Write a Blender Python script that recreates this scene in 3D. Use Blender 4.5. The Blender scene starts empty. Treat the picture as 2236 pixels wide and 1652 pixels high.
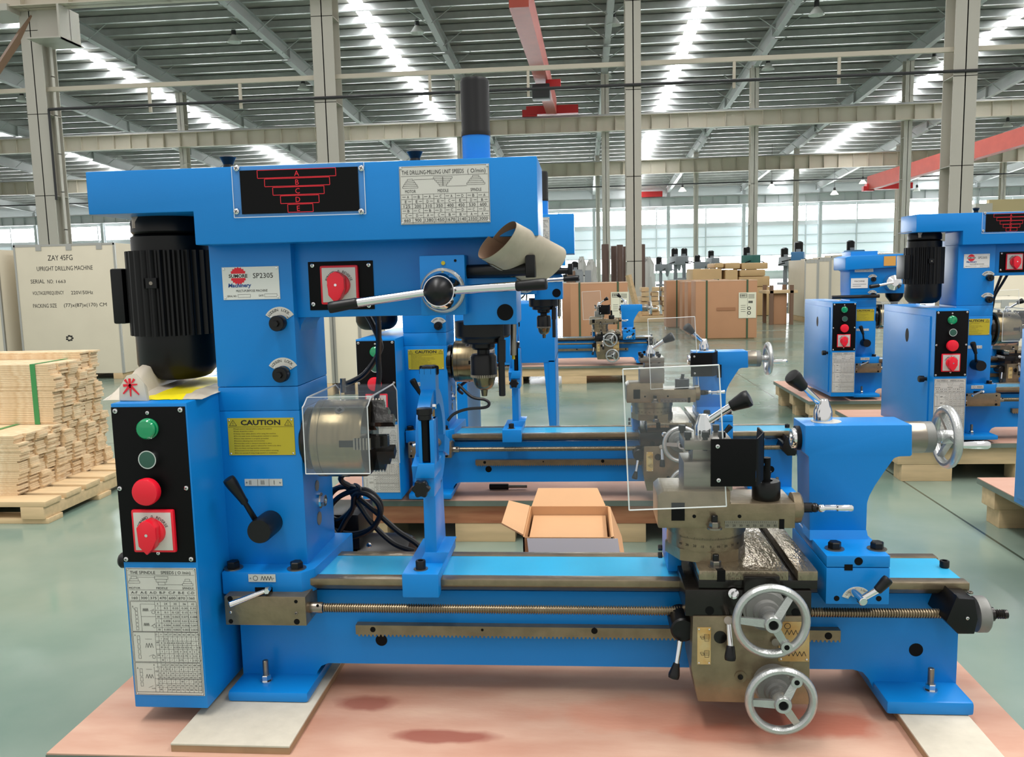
import bpy, bmesh, math, random
from mathutils import Vector, Matrix
random.seed(7)
S = bpy.context.scene
COL = S.collection
PI = math.pi

# ---------------------------------------------------------------- camera
F, HC = 1850.0, 0.97            # focal length in pixels of a 2236 px wide frame, camera height
def _cam_rows(yaw, pitch, roll):
    cy, sy, cp, sp = math.cos(yaw), math.sin(yaw), math.cos(pitch), math.sin(pitch)
    f = Vector((sy*cp, cy*cp, -sp)); r = Vector((cy, -sy, 0)); d = f.cross(r)
    c, s = math.cos(roll), math.sin(roll)
    return r*c+d*s, -r*s+d*c, f
CR, CD, CF = _cam_rows(-.08495, .12194, .023665)
cam = bpy.data.cameras.new('camera'); camo = bpy.data.objects.new('camera', cam); COL.objects.link(camo)
cam.sensor_fit = 'HORIZONTAL'; cam.sensor_width = 36; cam.lens = F*36/2236; cam.clip_end = 400; cam.clip_start = .02
m = Matrix.Identity(4)
for i, v in enumerate((CR, -CD, -CF)):
    for j in range(3): m[j][i] = v[j]
m.translation = Vector((0, 0, HC))
camo.matrix_world = m
S.camera = camo
S.view_settings.view_transform = 'Standard'; S.view_settings.look = 'None'
S.view_settings.exposure = 0.0; S.view_settings.gamma = 1.0; S.view_settings.use_curve_mapping = False
# ---------------------------------------------------------------- daylight
wd = bpy.data.worlds.new('daylight'); S.world = wd; wd.use_nodes = True
bg = wd.node_tree.nodes['Background']; bg.inputs['Color'].default_value = (1.0, .985, .96, 1); bg.inputs['Strength'].default_value = .84
def area_light(name, loc, sx, sy, power, rot=(0, 0, 0), col=(1, .98, .95)):
    l = bpy.data.lights.new(name, 'AREA'); l.shape = 'RECTANGLE'; l.size = sx; l.size_y = sy; l.energy = power; l.color = col
    o = bpy.data.objects.new(name, l); COL.objects.link(o); o.location = loc; o.rotation_euler = rot
    return o
area_light('added_fill_light', (-1.6, 0.2, 7.5), 1.2, 6, 420)  # added overhead fill for the front machine
area_light('added_fill_light', (4.6, 2.2, 7.5), 1.2, 10, 620)  # second added fill, brightens the faces turned to the right
cy = S.cycles
cy.max_bounces = 6; cy.diffuse_bounces = 3; cy.glossy_bounces = 4; cy.transmission_bounces = 4; cy.transparent_max_bounces = 10
cy.caustics_reflective = False; cy.caustics_refractive = False; cy.sample_clamp_indirect = 6
cy.use_denoising = True

# ---------------------------------------------------------------- measuring: where a sight line meets a plane of the place
def _ray(px, py): return CR*((px-1118)/F)+CD*((py-826)/F)+CF
def W(px, py, Y):
    d = _ray(px, py); t = Y/d.y
    return Vector((d.x*t, Y, HC+d.z*t))
def WZ(px, py, Z):
    d = _ray(px, py); t = (Z-HC)/d.z
    return Vector((d.x*t, d.y*t, Z))
def WX(px, py, X):
    d = _ray(px, py); t = X/d.x
    return Vector((X, d.y*t, HC+d.z*t))
def sc(px, py, Y): return (Y/_ray(px, py).y)/F

# ---------------------------------------------------------------- materials
def lin(c):
    return tuple(((v/255)/12.92 if v/255 <= .04045 else ((v/255+.055)/1.055)**2.4) for v in c)
def mat(name, rgb, rough=.5, metal=0, noise=0, nscale=20, bump=0, bscale=200, spec=.5, coat=0, rgb2=None, stretch=(1, 1, 1), emit=0, clear=0):
    m = bpy.data.materials.new(name); m.use_nodes = True; nt = m.node_tree; p = nt.nodes['Principled BSDF']
    c = lin(rgb)+(1,)
    p.inputs['Base Color'].default_value = c; p.inputs['Roughness'].default_value = rough; p.inputs['Metallic'].default_value = metal
    p.inputs['Specular IOR Level'].default_value = spec; p.inputs['Coat Weight'].default_value = coat
    if emit: p.inputs['Emission Color'].default_value = c; p.inputs['Emission Strength'].default_value = emit
    if noise or bump:
        tc = nt.nodes.new('ShaderNodeTexCoord'); mp = nt.nodes.new('ShaderNodeMapping'); mp.inputs['Scale'].default_value = stretch
        nt.links.new(tc.outputs['Object'], mp.inputs['Vector'])
    if noise:
        n = nt.nodes.new('ShaderNodeTexNoise'); n.inputs['Scale'].default_value = nscale; n.inputs['Detail'].default_value = 5
        nt.links.new(mp.outputs[0], n.inputs['Vector'])
        r = nt.nodes.new('ShaderNodeValToRGB'); r.color_ramp.elements[0].position = .5-.25; r.color_ramp.elements[1].position = .5+.25
        if rgb2: c2 = lin(rgb2)+(1,)
        else: c2 = tuple(v*(1-noise) for v in c[:3])+(1,)
        r.color_ramp.elements[0].color = c2; r.color_ramp.elements[1].color = c
        nt.links.new(n.outputs['Fac'], r.inputs['Fac']); nt.links.new(r.outputs['Color'], p.inputs['Base Color'])
    if bump:
        n2 = nt.nodes.new('ShaderNodeTexNoise'); n2.inputs['Scale'].default_value = bscale; n2.inputs['Detail'].default_value = 3
        nt.links.new(mp.outputs[0], n2.inputs['Vector'])
        b = nt.nodes.new('ShaderNodeBump'); b.inputs['Strength'].default_value = bump; b.inputs['Distance'].default_value = .002
        nt.links.new(n2.outputs['Fac'], b.inputs['Height']); nt.links.new(b.outputs['Normal'], p.inputs['Normal'])
    return m
def acrylic(name, alpha, tint=(235, 240, 242), rough=.03):
    m = bpy.data.materials.new(name); m.use_nodes = True; nt = m.node_tree; nt.nodes.remove(nt.nodes['Principled BSDF'])
    out = nt.nodes['Material Output']; t = nt.nodes.new('ShaderNodeBsdfTransparent'); t.inputs[0].default_value = (.97, .98, .98, 1)
    g = nt.nodes.new('ShaderNodeBsdfPrincipled'); g.inputs['Base Color'].default_value = lin(tint)+(1,); g.inputs['Roughness'].default_value = rough
    mx = nt.nodes.new('ShaderNodeMixShader'); mx.inputs[0].default_value = alpha
    nt.links.new(t.outputs[0], mx.inputs[1]); nt.links.new(g.outputs[0], mx.inputs[2]); nt.links.new(mx.outputs[0], out.inputs['Surface'])
    return m
BLUE = mat('blue_paint', (12, 128, 207), .32, noise=.08, nscale=6, bump=.05, bscale=350, spec=.38)
BLUE_B = mat('blue_paint_skylit', (64, 180, 226), .18, noise=.08, nscale=9, coat=.2)  # machine blue lightened on the bed top to imitate reflected skylight
BLACK = mat('black_plastic', (10, 10, 11), .38, spec=.35)
BLACKP = mat('black_panel', (5, 5, 6), .5, spec=.15)
BLACKM = mat('black_motor_paint', (8, 8, 9), .36, spec=.3)
OILY = mat('oiled_cast_iron', (36, 33, 30), .22, metal=.4, noise=.5, nscale=25, bump=.3, bscale=60)
CHROME = mat('chrome', (225, 225, 225), .1, metal=1)
STEEL = mat('ground_steel', (150, 142, 130), .3, metal=.9, noise=.3, nscale=12, stretch=(1, 6, 6))
STEELB = mat('greased_steel', (146, 131, 106), .3, metal=.7, noise=.35, nscale=30, bump=.3, bscale=90)
BRASSY = mat('oiled_turned_steel', (140, 126, 98), .27, metal=.9, noise=.35, nscale=18, stretch=(8, 1, 1))
ALU = mat('cast_aluminium', (190, 192, 190), .3, metal=.75, noise=.15, nscale=60, bump=.25, bscale=400)
GREYP = mat('grey_cast_iron', (128, 128, 124), .45, metal=.3, noise=.2, nscale=40)
RED = mat('red_plastic', (225, 22, 45), .35)
REDT = mat('red_mark', (225, 25, 45), .5)
GREEN = mat('green_lens', (8, 140, 88), .12, coat=.5)
GREEND = mat('dark_green_button', (42, 84, 70), .4)
PLATE = mat('aluminium_plate', (205, 203, 195), .38, metal=.25)
WHITEP = mat('white_plate', (222, 221, 215), .4)
YELLOWP = mat('yellow_plate', (190, 172, 42), .4, metal=.2)
INK = mat('black_ink', (18, 18, 18), .6)
BLUEINK = mat('blue_ink', (20, 70, 140), .6)
CLEAR = acrylic('clear_acrylic', .035)
GUARD = acrylic('guard_acrylic', .06)
GREASE = mat('wet_greased_steel', (150, 138, 116), .16, metal=.75, noise=.35, nscale=30, bump=.9, bscale=45, stretch=(3, 1, 1))
CLEARE = acrylic('acrylic_edge', .75, (240, 242, 240), .3)
TUBE = mat('black_rubber', (16, 16, 17), .4)

# ---------------------------------------------------------------- mesh builder
_txt = {}
def text_mesh(s, bold=False):
    k = (s, bold)
    if k in _txt: return _txt[k]
    c = bpy.data.curves.new('t', 'FONT'); c.body = s; c.resolution_u = 2; c.fill_mode = 'FRONT'
    if bold: c.offset = .03
    o = bpy.data.objects.new('t', c); COL.objects.link(o)
    dg = bpy.context.evaluated_depsgraph_get(); me = o.evaluated_get(dg).to_mesh()
    vs = [v.co.copy() for v in me.vertices]; fs = [tuple(p.vertices) for p in me.polygons]
    o.evaluated_get(dg).to_mesh_clear(); bpy.data.objects.remove(o); bpy.data.curves.remove(c)
    if vs:
        x0 = min(v.x for v in vs); x1 = max(v.x for v in vs); y0 = min(v.y for v in vs); y1 = max(v.y for v in vs)
    else: x0 = y0 = 0; x1 = y1 = 1
    _txt[k] = (vs, fs, x0, x1, y0, y1)
    return _txt[k]
def frame_of(axis):
    a = Vector(axis).normalized(); u = a.cross(Vector((0, 0, 1)))
    if u.length < 1e-4: u = Vector((1, 0, 0))
    u.normalize(); return a, u, a.cross(u)
class MB:
    def __init__(s, *mats): s.v = []; s.f = []; s.mi = []; s.mats = list(mats)
    def _m(s, m):
        if m is None: return 0
        if m not in s.mats: s.mats.append(m)
        return s.mats.index(m)
    def add(s, vs, fs, m=None):
        b = len(s.v); k = s._m(m); s.v += [Vector(v) for v in vs]
        for f in fs: s.f.append(tuple(i+b for i in f)); s.mi.append(k)
        return s
    def _bm(s, bm, bev, m, seg=2):
        if bev:
            bmesh.ops.bevel(bm, geom=list(bm.edges), offset=bev, segments=seg, profile=.6, affect='EDGES', clamp_overlap=True)
        bm.verts.index_update()
        s.add([v.co for v in bm.verts], [[v.index for v in f.verts] for f in bm.faces], m); bm.free()
    def box(s, x0, x1, y0, y1, z0, z1, m=None, bev=0, rot=None, piv=None):
        if x1 < x0: x0, x1 = x1, x0
        if y1 < y0: y0, y1 = y1, y0
        if z1 < z0: z0, z1 = z1, z0
        bm = bmesh.new(); bmesh.ops.create_cube(bm, size=1)
        for v in bm.verts: v.co = Vector((x0+(v.co.x+.5)*(x1-x0), y0+(v.co.y+.5)*(y1-y0), z0+(v.co.z+.5)*(z1-z0)))
        if rot is not None:
            p = Vector(piv) if piv is not None else Vector(((x0+x1)/2, (y0+y1)/2, (z0+z1)/2))
            for v in bm.verts: v.co = rot @ (v.co-p)+p
        s._bm(bm, min(bev, .45*min(x1-x0, y1-y0, z1-z0)) if bev else 0, m); return s
    def pbox(s, x0, y0, x1, y1, Y0, Y1, m=None, bev=0):
        ym, xm = (y0+y1)/2, (x0+x1)/2
        return s.box(W(x0, ym, Y0).x, W(x1, ym, Y0).x, Y0, Y1, W(xm, y1, Y0).z, W(xm, y0, Y0).z, m, bev)
    def prism(s, pts, vec, m=None, bev=0):
        bm = bmesh.new(); vec = Vector(vec)
        a = [bm.verts.new(p) for p in pts]; b = [bm.verts.new(Vector(p)+vec) for p in pts]; n = len(pts)
        bm.faces.new(a); bm.faces.new(b[::-1])
        for i in range(n): bm.faces.new((a[i], b[i], b[(i+1) % n], a[(i+1) % n]))
        bmesh.ops.recalc_face_normals(bm, faces=bm.faces)
        s._bm(bm, bev, m); return s
    def pprism(s, pts, Y0, Y1, m=None, bev=0): return s.prism([W(x, y, Y0) for x, y in pts], (0, Y1-Y0, 0), m, bev)
    def lathe(s, o, axis, prof, n=24, m=None, cap=True):
        a, u, w = frame_of(axis); o = Vector(o); vs = []; fs = []
        for r, h in prof:
            for i in range(n):
                t = 2*PI*i/n; vs.append(o+a*h+(u*math.cos(t)+w*math.sin(t))*r)
        for k in range(len(prof)-1):
            for i in range(n):
                j = (i+1) % n; fs.append((k*n+i, k*n+j, (k+1)*n+j, (k+1)*n+i))
        if cap:
            fs.append(tuple(range(n))[::-1]); fs.append(tuple(range((len(prof)-1)*n, len(prof)*n)))
        s.add(vs, fs, m); return s
    def bar(s, p0, p1, r0, r1=None, m=None, n=16, bev=0):
        p0, p1 = Vector(p0), Vector(p1); L = (p1-p0).length; r1 = r0 if r1 is None else r1
        if bev: pr = [(r0-bev, 0), (r0, bev), (r1, L-bev), (r1-bev, L)]
        else: pr = [(r0, 0), (r1, L)]
        return s.lathe(p0, p1-p0, pr, n, m)
    def pcyl(s, px, py, Y0, Y1, rpx, m=None, n=24, bev=0):
        c = W(px, py, Y0); r = rpx*sc(px, py, Y0)
        return s.bar(c, (c.x, Y1, c.z), r, r, m, n, bev)
    def tube(s, pts, r, n=8, m=None, closed=False, smooth=True):
        P = [Vector(p) for p in pts]
        if smooth and len(P) > 2:
            Q = []; k = 6; N = len(P)
            for i in range(N if closed else N-1):
                g = (lambda q: P[q % N]) if closed else (lambda q: P[min(max(q, 0), N-1)])
                p0, p1, p2, p3 = g(i-1), g(i), g(i+1), g(i+2)
                for j in range(k):
                    t = j/k; Q.append(.5*((2*p1)+(p2-p0)*t+(2*p0-5*p1+4*p2-p3)*t*t+(3*p1-p0-3*p2+p3)*t**3))
            if not closed: Q.append(P[-1])
            P = Q
        N = len(P); vs = []; fs = []; up = None
        for i in range(N):
            d = (P[(i+1) % N]-P[i-1]) if closed else (P[min(i+1, N-1)]-P[max(i-1, 0)])
            d.normalize()
            if up is None: up = d.cross(Vector((.3, .2, 1))).normalized()
            up = (up-d*up.dot(d)).normalized(); w = d.cross(up)
            for j in range(n):
                t = 2*PI*j/n; vs.append(P[i]+(up*math.cos(t)+w*math.sin(t))*r)
        for i in range(N if closed else N-1):
            for j in range(n):
                a, b = i*n+j, i*n+(j+1) % n; c = ((i+1) % N)*n
                fs.append((a, b, c+(j+1) % n, c+j))
        if not closed: fs.append(tuple(range(n))[::-1]); fs.append(tuple(range((N-1)*n, N*n)))
        return s.add(vs, fs, m)
    def ball(s, c, r, m=None, n=14, sz=1):
        k = 8
        return s.lathe(Vector(c)-Vector((0, 0, r*sz)), (0, 0, 1), [(max(r*math.sin(PI*i/k), r*.02), r*sz*(1-math.cos(PI*i/k))) for i in range(k+1)], n, m)
    def hexbolt(s, c, axis, r, h, m=None, washer=None):
        a = Vector(axis).normalized(); c = Vector(c)
        if washer: s.lathe(c, a, [(r*1.45, 0), (r*1.45, h*.15)], 18, washer); c = c+a*h*.15
        return s.lathe(c, a, [(r, 0), (r, h*.85), (r*.85, h)], 6, m)
    def capbolt(s, c, axis, r, h, m=None):
        c = Vector(c); a = Vector(axis).normalized()
        s.lathe(c, a, [(r, 0), (r, h*.9), (r*.92, h), (r*.55, h), (r*.5, h*.5)], 18, m); return s
    def screw(s, px, py, Y, rpx, m=CHROME):
        c = W(px, py, Y); r = rpx*sc(px, py, Y)
        s.lathe(c, (0, -1, 0), [(r, 0), (r*.9, r*.35), (r*.5, r*.55), (r*.1, r*.6)], 12, m)
        for a in (.5, .5+PI/2):
            R = Matrix.Rotation(a, 3, 'Y'); q = (c.x, Y-r*.58, c.z)
            s.box(c.x-r*.55, c.x+r*.55, Y-r*.66, Y-r*.5, c.z-r*.1, c.z+r*.1, INK, 0, R, q)
        return s
    def text(s, t, o, u, v, h, m=None, w=None, al='c', bold=False, ital=0):
        """lettering: centre (or left end) o, writing direction u, up v, cap height h, width w"""
        vs, fs, x0, x1, y0, y1 = text_mesh(t, bold); y0, y1 = 0, .73
        k = h/(y1-y0); kx = min(w/(x1-x0), k*1.3) if w else k; u, v, o = Vector(u), Vector(v), Vector(o)
        ox = (x0+x1)/2 if al == 'c' else x0
        return s.add([o+u*((p.x-ox)*kx+ital*p.y*kx)+v*((p.y-(y0+y1)/2)*k) for p in vs], fs, m)
    def build(s, name, parent=None, mats=None, org=None, smooth=35):
        me = bpy.data.meshes.new(name); o0 = ORG if org is None else Vector(org)
        me.from_pydata([v-o0 for v in s.v], [], s.f)
        for mm in (mats or s.mats): me.materials.append(mm)
        me.polygons.foreach_set('material_index', s.mi)
        if smooth:
            me.polygons.foreach_set('use_smooth', [True]*len(s.f)); me.set_sharp_from_angle(angle=math.radians(smooth))
        me.validate(); o = bpy.data.objects.new(name, me); COL.objects.link(o)
        if parent is not None: o.parent = parent
        elif org is None: o.location = o0
        else: o.location = o0
        return o
ORG = Vector((0, 0, 0))
def tag(o, label=None, cat=None, group=None, kind=None):
    for k, v in (('label', label), ('category', cat), ('group', group), ('kind', kind)):
        if v: o[k] = v
    return o
def empty(name, loc, label, cat, group=None):
    o = bpy.data.objects.new(name, None); COL.objects.link(o); o.location = loc; o.empty_display_size = .05
    return tag(o, label, cat, group)
def copy_tree(o, parent=None):
    c = o.copy(); COL.objects.link(c); c.parent = parent
    for ch in list(o.children): copy_tree(ch, c)
    return c
def struct(o): o['kind'] = 'structure'; return o
class Plate:
    """a flat plate facing the viewer's side (-Y), with lettering in fractions of its width and height"""
    def __init__(s, x0, y0, x1, y1, Y, m, th=.0012, bev=0):
        s.mb = MB(m); ym, xm = (y0+y1)/2, (x0+x1)/2
        s.X0, s.X1 = W(x0, ym, Y).x, W(x1, ym, Y).x; s.Z0, s.Z1 = W(xm, y1, Y).z, W(xm, y0, Y).z; s.Y = Y-th
        s.w, s.h = s.X1-s.X0, s.Z1-s.Z0
        s.mb.box(s.X0, s.X1, Y-th, Y, s.Z0, s.Z1, m, bev)
    def at(s, u, v, d=.0004): return Vector((s.X0+u*s.w, s.Y-d, s.Z1-v*s.h))
    def t(s, txt, u, v, h, w=None, m=INK, al='c', bold=False, ital=0):
        s.mb.text(txt, s.at(u, v), (1, 0, 0), (0, 0, 1), h*s.h, m, w*s.w if w else None, al, bold, ital); return s
    def line(s, u0, v0, u1, v1, t=.0006, m=INK):
        a, b = s.at(u0, v0), s.at(u1, v1); d = (b-a).normalized(); n = Vector((-d.z, 0, d.x))*t/2
        s.mb.add([a-n, b-n, b+n, a+n], [(0, 1, 2, 3)], m); return s
    def rect(s, u0, v0, u1, v1, t=.0006, m=INK):
        for a in ((u0, v0, u1, v0), (u0, v1, u1, v1), (u0, v0, u0, v1), (u1, v0, u1, v1)): s.line(*a, t, m)
        return s
    def fill(s, u0, v0, u1, v1, m, d=.0002):
        s.mb.add([s.at(u0, v1, d), s.at(u1, v1, d), s.at(u1, v0, d), s.at(u0, v0, d)], [(0, 1, 2, 3)], m); return s
    def poly(s, pts, m, d=.0003): s.mb.add([s.at(u, v, d) for u, v in pts], [tuple(range(len(pts)))], m); return s
    def ring(s, u, v, r, t=.0007, m=INK, n=16):
        c = s.at(u, v); vs = []
        for i in range(n):
            a = 2*PI*i/n; e = Vector((math.cos(a), 0, math.sin(a))); vs += [c+e*(r-t/2), c+e*(r+t/2)]
        s.mb.add(vs, [(2*i, 2*i+1, (2*i+3) % (2*n), (2*i+2) % (2*n)) for i in range(n)], m); return s
    def zig(s, u0, u1, v, a, n, t=.0006):
        for i in range(n):
            ua, ub = u0+(u1-u0)*i/n, u0+(u1-u0)*(i+.5)/n, 
            s.line(ua, v+a, ub, v-a, t); s.line(ub, v-a, u0+(u1-u0)*(i+1)/n, v+a, t)
        return s
    def rivets(s, r=.002, m=CHROME, iu=.03, iv=.05):
        for u in (iu, 1-iu):
            for v in (iv, 1-iv):
                s.mb.lathe(s.at(u, v, 0), (0, -1, 0), [(r, 0), (r*.8, r*.5), (r*.1, r*.7)], 10, m)
        return s
    def build(s, name, parent): return s.mb.build(name, parent, smooth=0)
# ================================================================ the hall
CREAM = mat('cream_steel_paint', (212, 203, 184), .5, noise=.08, nscale=1.2)
CREAM2 = mat('cream_column_paint', (200, 196, 184), .5, noise=.06, nscale=.8)
GALV = mat('galvanised_purlin', (212, 214, 212), .3, metal=.35, noise=.2, nscale=2)
RAFT = mat('grey_rafter_paint', (186, 188, 187), .5, noise=.1, nscale=1)
FOIL = mat('foil_insulation', (210, 205, 197), .38, metal=.3, noise=.3, nscale=1.3, bump=.8, bscale=3, stretch=(.4, 2, 1))
SKYL = mat('skylight_sheet', (250, 252, 255), .5, emit=40)
PANE = mat('daylit_window_pane', (252, 253, 255), .4, emit=20)
PANE2 = mat('translucent_wall_sheet', (222, 233, 238), .5, emit=.36)
WALLG = mat('grey_wall_sheet', (196, 200, 200), .55)
FRAME = mat('window_frame_paint', (205, 210, 212), .5)
CRANE = mat('red_crane_paint', (205, 92, 78), .5, noise=.15, nscale=2)
CRANE2 = mat('bright_red_crane_paint', (196, 38, 40), .45)
DARKL = mat('dark_cable', (50, 50, 52), .5)

def floor_mat():
    m = mat('green_epoxy_floor', (152, 164, 150), .2, noise=1, nscale=1.3, rgb2=(98, 128, 115), bump=.04, bscale=12)
    nt = m.node_tree; p = nt.nodes['Principled BSDF']; src = p.inputs['Base Color'].links[0].from_socket
    tc = nt.nodes.new('ShaderNodeTexCoord'); mp = nt.nodes.new('ShaderNodeMapping'); nt.links.new(tc.outputs['Object'], mp.inputs['Vector'])
    b = nt.nodes.new('ShaderNodeTexBrick'); b.offset = 0; b.inputs['Scale'].default_value = 1
    mp.inputs['Location'].default_value = (-FLOOR_JX, -4.9, 0)
    b.inputs['Brick Width'].default_value = 6.0; b.inputs['Row Height'].default_value = 6.0; b.inputs['Mortar Size'].default_value = .006; b.inputs['Mortar Smooth'].default_value = .3
    b.inputs['Color1'].default_value = (1, 1, 1, 1); b.inputs['Color2'].default_value = (1, 1, 1, 1); b.inputs['Mortar'].default_value = (.25, .27, .26, 1)
    nt.links.new(mp.outputs[0], b.inputs['Vector'])
    mx = nt.nodes.new('ShaderNodeMix'); mx.data_type = 'RGBA'; mx.blend_type = 'MULTIPLY'; mx.inputs[0].default_value = 1
    nt.links.new(src, mx.inputs[6]); nt.links.new(b.outputs['Color'], mx.inputs[7]); nt.links.new(mx.outputs[2], p.inputs['Base Color'])
    n = nt.nodes.new('ShaderNodeTexNoise'); n.inputs['Scale'].default_value = 2.3; n.inputs['Detail'].default_value = 6
    nt.links.new(tc.outputs['Object'], n.inputs['Vector'])
    mr = nt.nodes.new('ShaderNodeMapRange'); mr.inputs[1].default_value = .3; mr.inputs[2].default_value = .7; mr.inputs[3].default_value = .1; mr.inputs[4].default_value = .27
    nt.links.new(n.outputs['Fac'], mr.inputs[0]); nt.links.new(mr.outputs[0], p.inputs['Roughness'])
    return m
FLOOR_JX = (WZ(1932, 1025.6, 0).x+WZ(2171, 1176.7, 0).x)/2
mb = MB(floor_mat()); mb.add([(-75, -6, 0), (85, -6, 0), (85, 85, 0), (-75, 85, 0)], [(0, 1, 2, 3)]); struct(mb.build('floor'))

HX0, HX1, WY = -68.0, 78.0, 84.0
GX = [1.2+7.03*k for k in range(-9, 11)]
def roof_z(Y): return 12.45-.05*Y
def slab(mb, x0, x1, Y0, Y1, dz0, dz1, m=None):    # box that follows the roof slope
    a, b = roof_z(Y0), roof_z(Y1)
    vs = [(x0, Y0, a+dz0), (x1, Y0, a+dz0), (x1, Y1, b+dz0), (x0, Y1, b+dz0), (x0, Y0, a+dz1), (x1, Y0, a+dz1), (x1, Y1, b+dz1), (x0, Y1, b+dz1)]
    mb.add(vs, [(0, 1, 2, 3), (7, 6, 5, 4), (0, 4, 5, 1), (1, 5, 6, 2), (2, 6, 7, 3), (3, 7, 4, 0)], m)
SKX = (-36.4, -22.6, -8.7, 4.9, 18.7, 32.5, 46.3); SKW = .27
R0 = 21.0
mb = MB(FOIL); xs = [HX0]
for c in SKX: xs += [c-SKW, c+SKW]
xs += [HX1]
for i in range(0, len(xs), 2): slab(mb, xs[i], xs[i+1], R0, WY, .95, 1.1)
struct(mb.build('roof'))
for i, c in enumerate(SKX):
    mb = MB(SKYL); slab(mb, c-SKW, c+SKW, R0, WY, .98, 1.08); struct(mb.build('window_%d' % (i+1)))
k = 0; Y = R0+.4
while Y < WY:                                                       # purlins, one object each
    mb = MB(GALV); z = roof_z(Y)
    mb.box(HX0, HX1, Y-.012, Y+.012, z+.62, z+.94); mb.box(HX0, HX1, Y-.14, Y+.012, z+.62, z+.645); mb.box(HX0, HX1, Y-.012, Y+.14, z+.92, z+.945)
    struct(mb.build('purlin_beam', smooth=0)); Y += 1.42
for i, x in enumerate(GX):                                          # rafters with fly braces
    if x < -62 or x > 72: continue
    mb = MB(RAFT); a = R0
    for Y0, Y1, d in ((R0, 30, .62), (30, 38, .5), (38, 50, .62), (50, 58, .5), (58, WY, .62)):
        slab(mb, x-.006, x+.006, Y0, Y1, .62-d, .62); slab(mb, x-.13, x+.13, Y0, Y1, .62-d, .635-d); slab(mb, x-.13, x+.13, Y0, Y1, .6, .62)
        slab(mb, x-.13, x+.13, Y1-.03, Y1, .62-d, .62)
    o = struct(mb.build('rafter_beam', smooth=0))
    b = MB(RAFT); Y = R0+1.82
    while Y < WY:
        z = roof_z(Y)
        for sgn in (-1, 1): b.bar((x+sgn*.1, Y, z+.05), (x+sgn*.95, Y, z+.66), .022, m=RAFT, n=4)
        Y += 2.84
    b.build('brace', o, org=(0, 0, 0), smooth=0)
def column(x, Y, h, w=.42, d=.5, m=CREAM2, rungs=False, base=0):
    mb = MB(m); t = .02
    mb.box(x-w/2, x+w/2, Y-d/2, Y-d/2+t, base, h); mb.box(x-w/2, x+w/2, Y+d/2-t, Y+d/2, base, h); mb.box(x-.012, x+.012, Y-d/2, Y+d/2, base, h)
    mb.box(x-w/2-.08, x+w/2+.08, Y-d/2-.08, Y+d/2+.08, 0, .04)
    z = 1.2
    while z < h:
        mb.box(x-w/2, x+w/2, Y-d/2, Y+d/2, z, z+.015); z += 1.9
    if rungs:
        mb.box(x+w/2+.02, x+w/2+.05, Y-.05, Y+.05, 0, h)
        z = .5
        while z < h: mb.box(x+w/2, x+w/2+.05, Y-.05, Y+.05, z, z+.02); z += .9
    return struct(mb.build('steel_column', smooth=0))
def runway(Y, zb, h, w, x0, x1, pitch, m=CREAM):
    mb = MB(m)
    mb.box(x0, x1, Y-w/2, Y+w/2, zb, zb+.022); mb.box(x0, x1, Y-w/2, Y+w/2, zb+h-.022, zb+h); mb.box(x0, x1, Y-.01, Y+.01, zb, zb+h)
    x = x0
    while x < x1: mb.box(x-.008, x+.008, Y-w/2+.02, Y+w/2-.02, zb, zb+h); x += pitch
    mb.box(x0, x1, Y-.05, Y+.05, zb+h, zb+h+.1, RAFT)
    return struct(mb.build('crane_beam', smooth=0))
Y1, Y2, Y3, Y4 = 20.0, 42.3, 63.0, 82.8
C1 = [W(102, 300, Y1).x, W(722, 300, Y1).x, W(1382, 300, Y1).x, W(2091, 300, Y1).x]
for i, x in enumerate([C1[0]-6.9]+C1+[C1[3]+7]): column(x, Y1, 13.0, .34 if i == 3 else .5, .55, rungs=i in (1,))
for x in GX:
    if -40 < x < 45: column(x, Y2, roof_z(Y2)+.1, .36, .45)
    if -50 < x < 55: column(x, Y3, roof_z(Y3)+.1, .3, .4)
    if -62 < x < 72: column(x, Y4, roof_z(Y4)+.1, .32, .4, FRAME)
z1 = W(200, 20, Y1-.2).z
runway(Y1-.5, z1, .75, .4, -30, 30, 1.15)
runway(Y2-.4, W(1000, 302, Y2).z, .7, .36, HX0, HX1, .86)
runway(Y3-.4, W(1782, 369, Y3).z, .95, .4, HX0, HX1, 1.0)
runway(Y4-.3, W(1782, 441, Y4).z, .8, .4, HX0, HX1, 1.2, WALLG)
# long rod, lighting rail and the cable seen across the first row
mb = MB(CREAM); Y = Y1-.1; zr = W(1300, 143, Y).z
mb.box(-32, 32, Y-.04, Y+.04, zr-.05, zr+.05)
for px in (323, 522, 938, 1153, 1603, 1832): x = W(px, 160, Y).x; mb.box(x-.03, x+.03, Y-.03, Y+.03, zr-.62, zr)
struct(mb.build('lighting_rail_trim', smooth=0))
mb = MB(DARKL); p = W(1100, 197, Y1-.3); mb.bar((C1[0]+.3, p.y, p.z), (32, p.y, p.z), .035, n=8); mb.bar((C1[0]+.3, p.y, p.z), (C1[0]+.3, p.y, 3), .03, n=6); struct(mb.build('conduit_trim'))
mb = MB(DARKL); p = W(1700, 395, Y3-1); mb.bar((HX0, p.y, p.z), (HX1, p.y, p.z), .05, n=6); struct(mb.build('conduit_trim'))
mb = MB(mat('rusty_brace', (150, 120, 98), .6)); mb.bar(W(-30, 190, Y1-.4), W(72, 36, Y1-.2), .1, n=4); struct(mb.build('diagonal_beam', smooth=0))
mb = MB(CREAM2)                                                     # bracket on the first column
q = C1[0]; mb.box(q-1.0, q-.2, Y1-.75, Y1+.2, z1-.1, z1+.05); mb.box(q+.2, q+1.0, Y1-.75, Y1+.2, z1-.75, z1-.72); mb.box(q+.95, q+1.0, Y1-.7, Y1+.1, z1-.75, z1)
mb.box(q+.2, q+1, Y1-.3, Y1-.28, z1-.75, z1)
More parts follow.
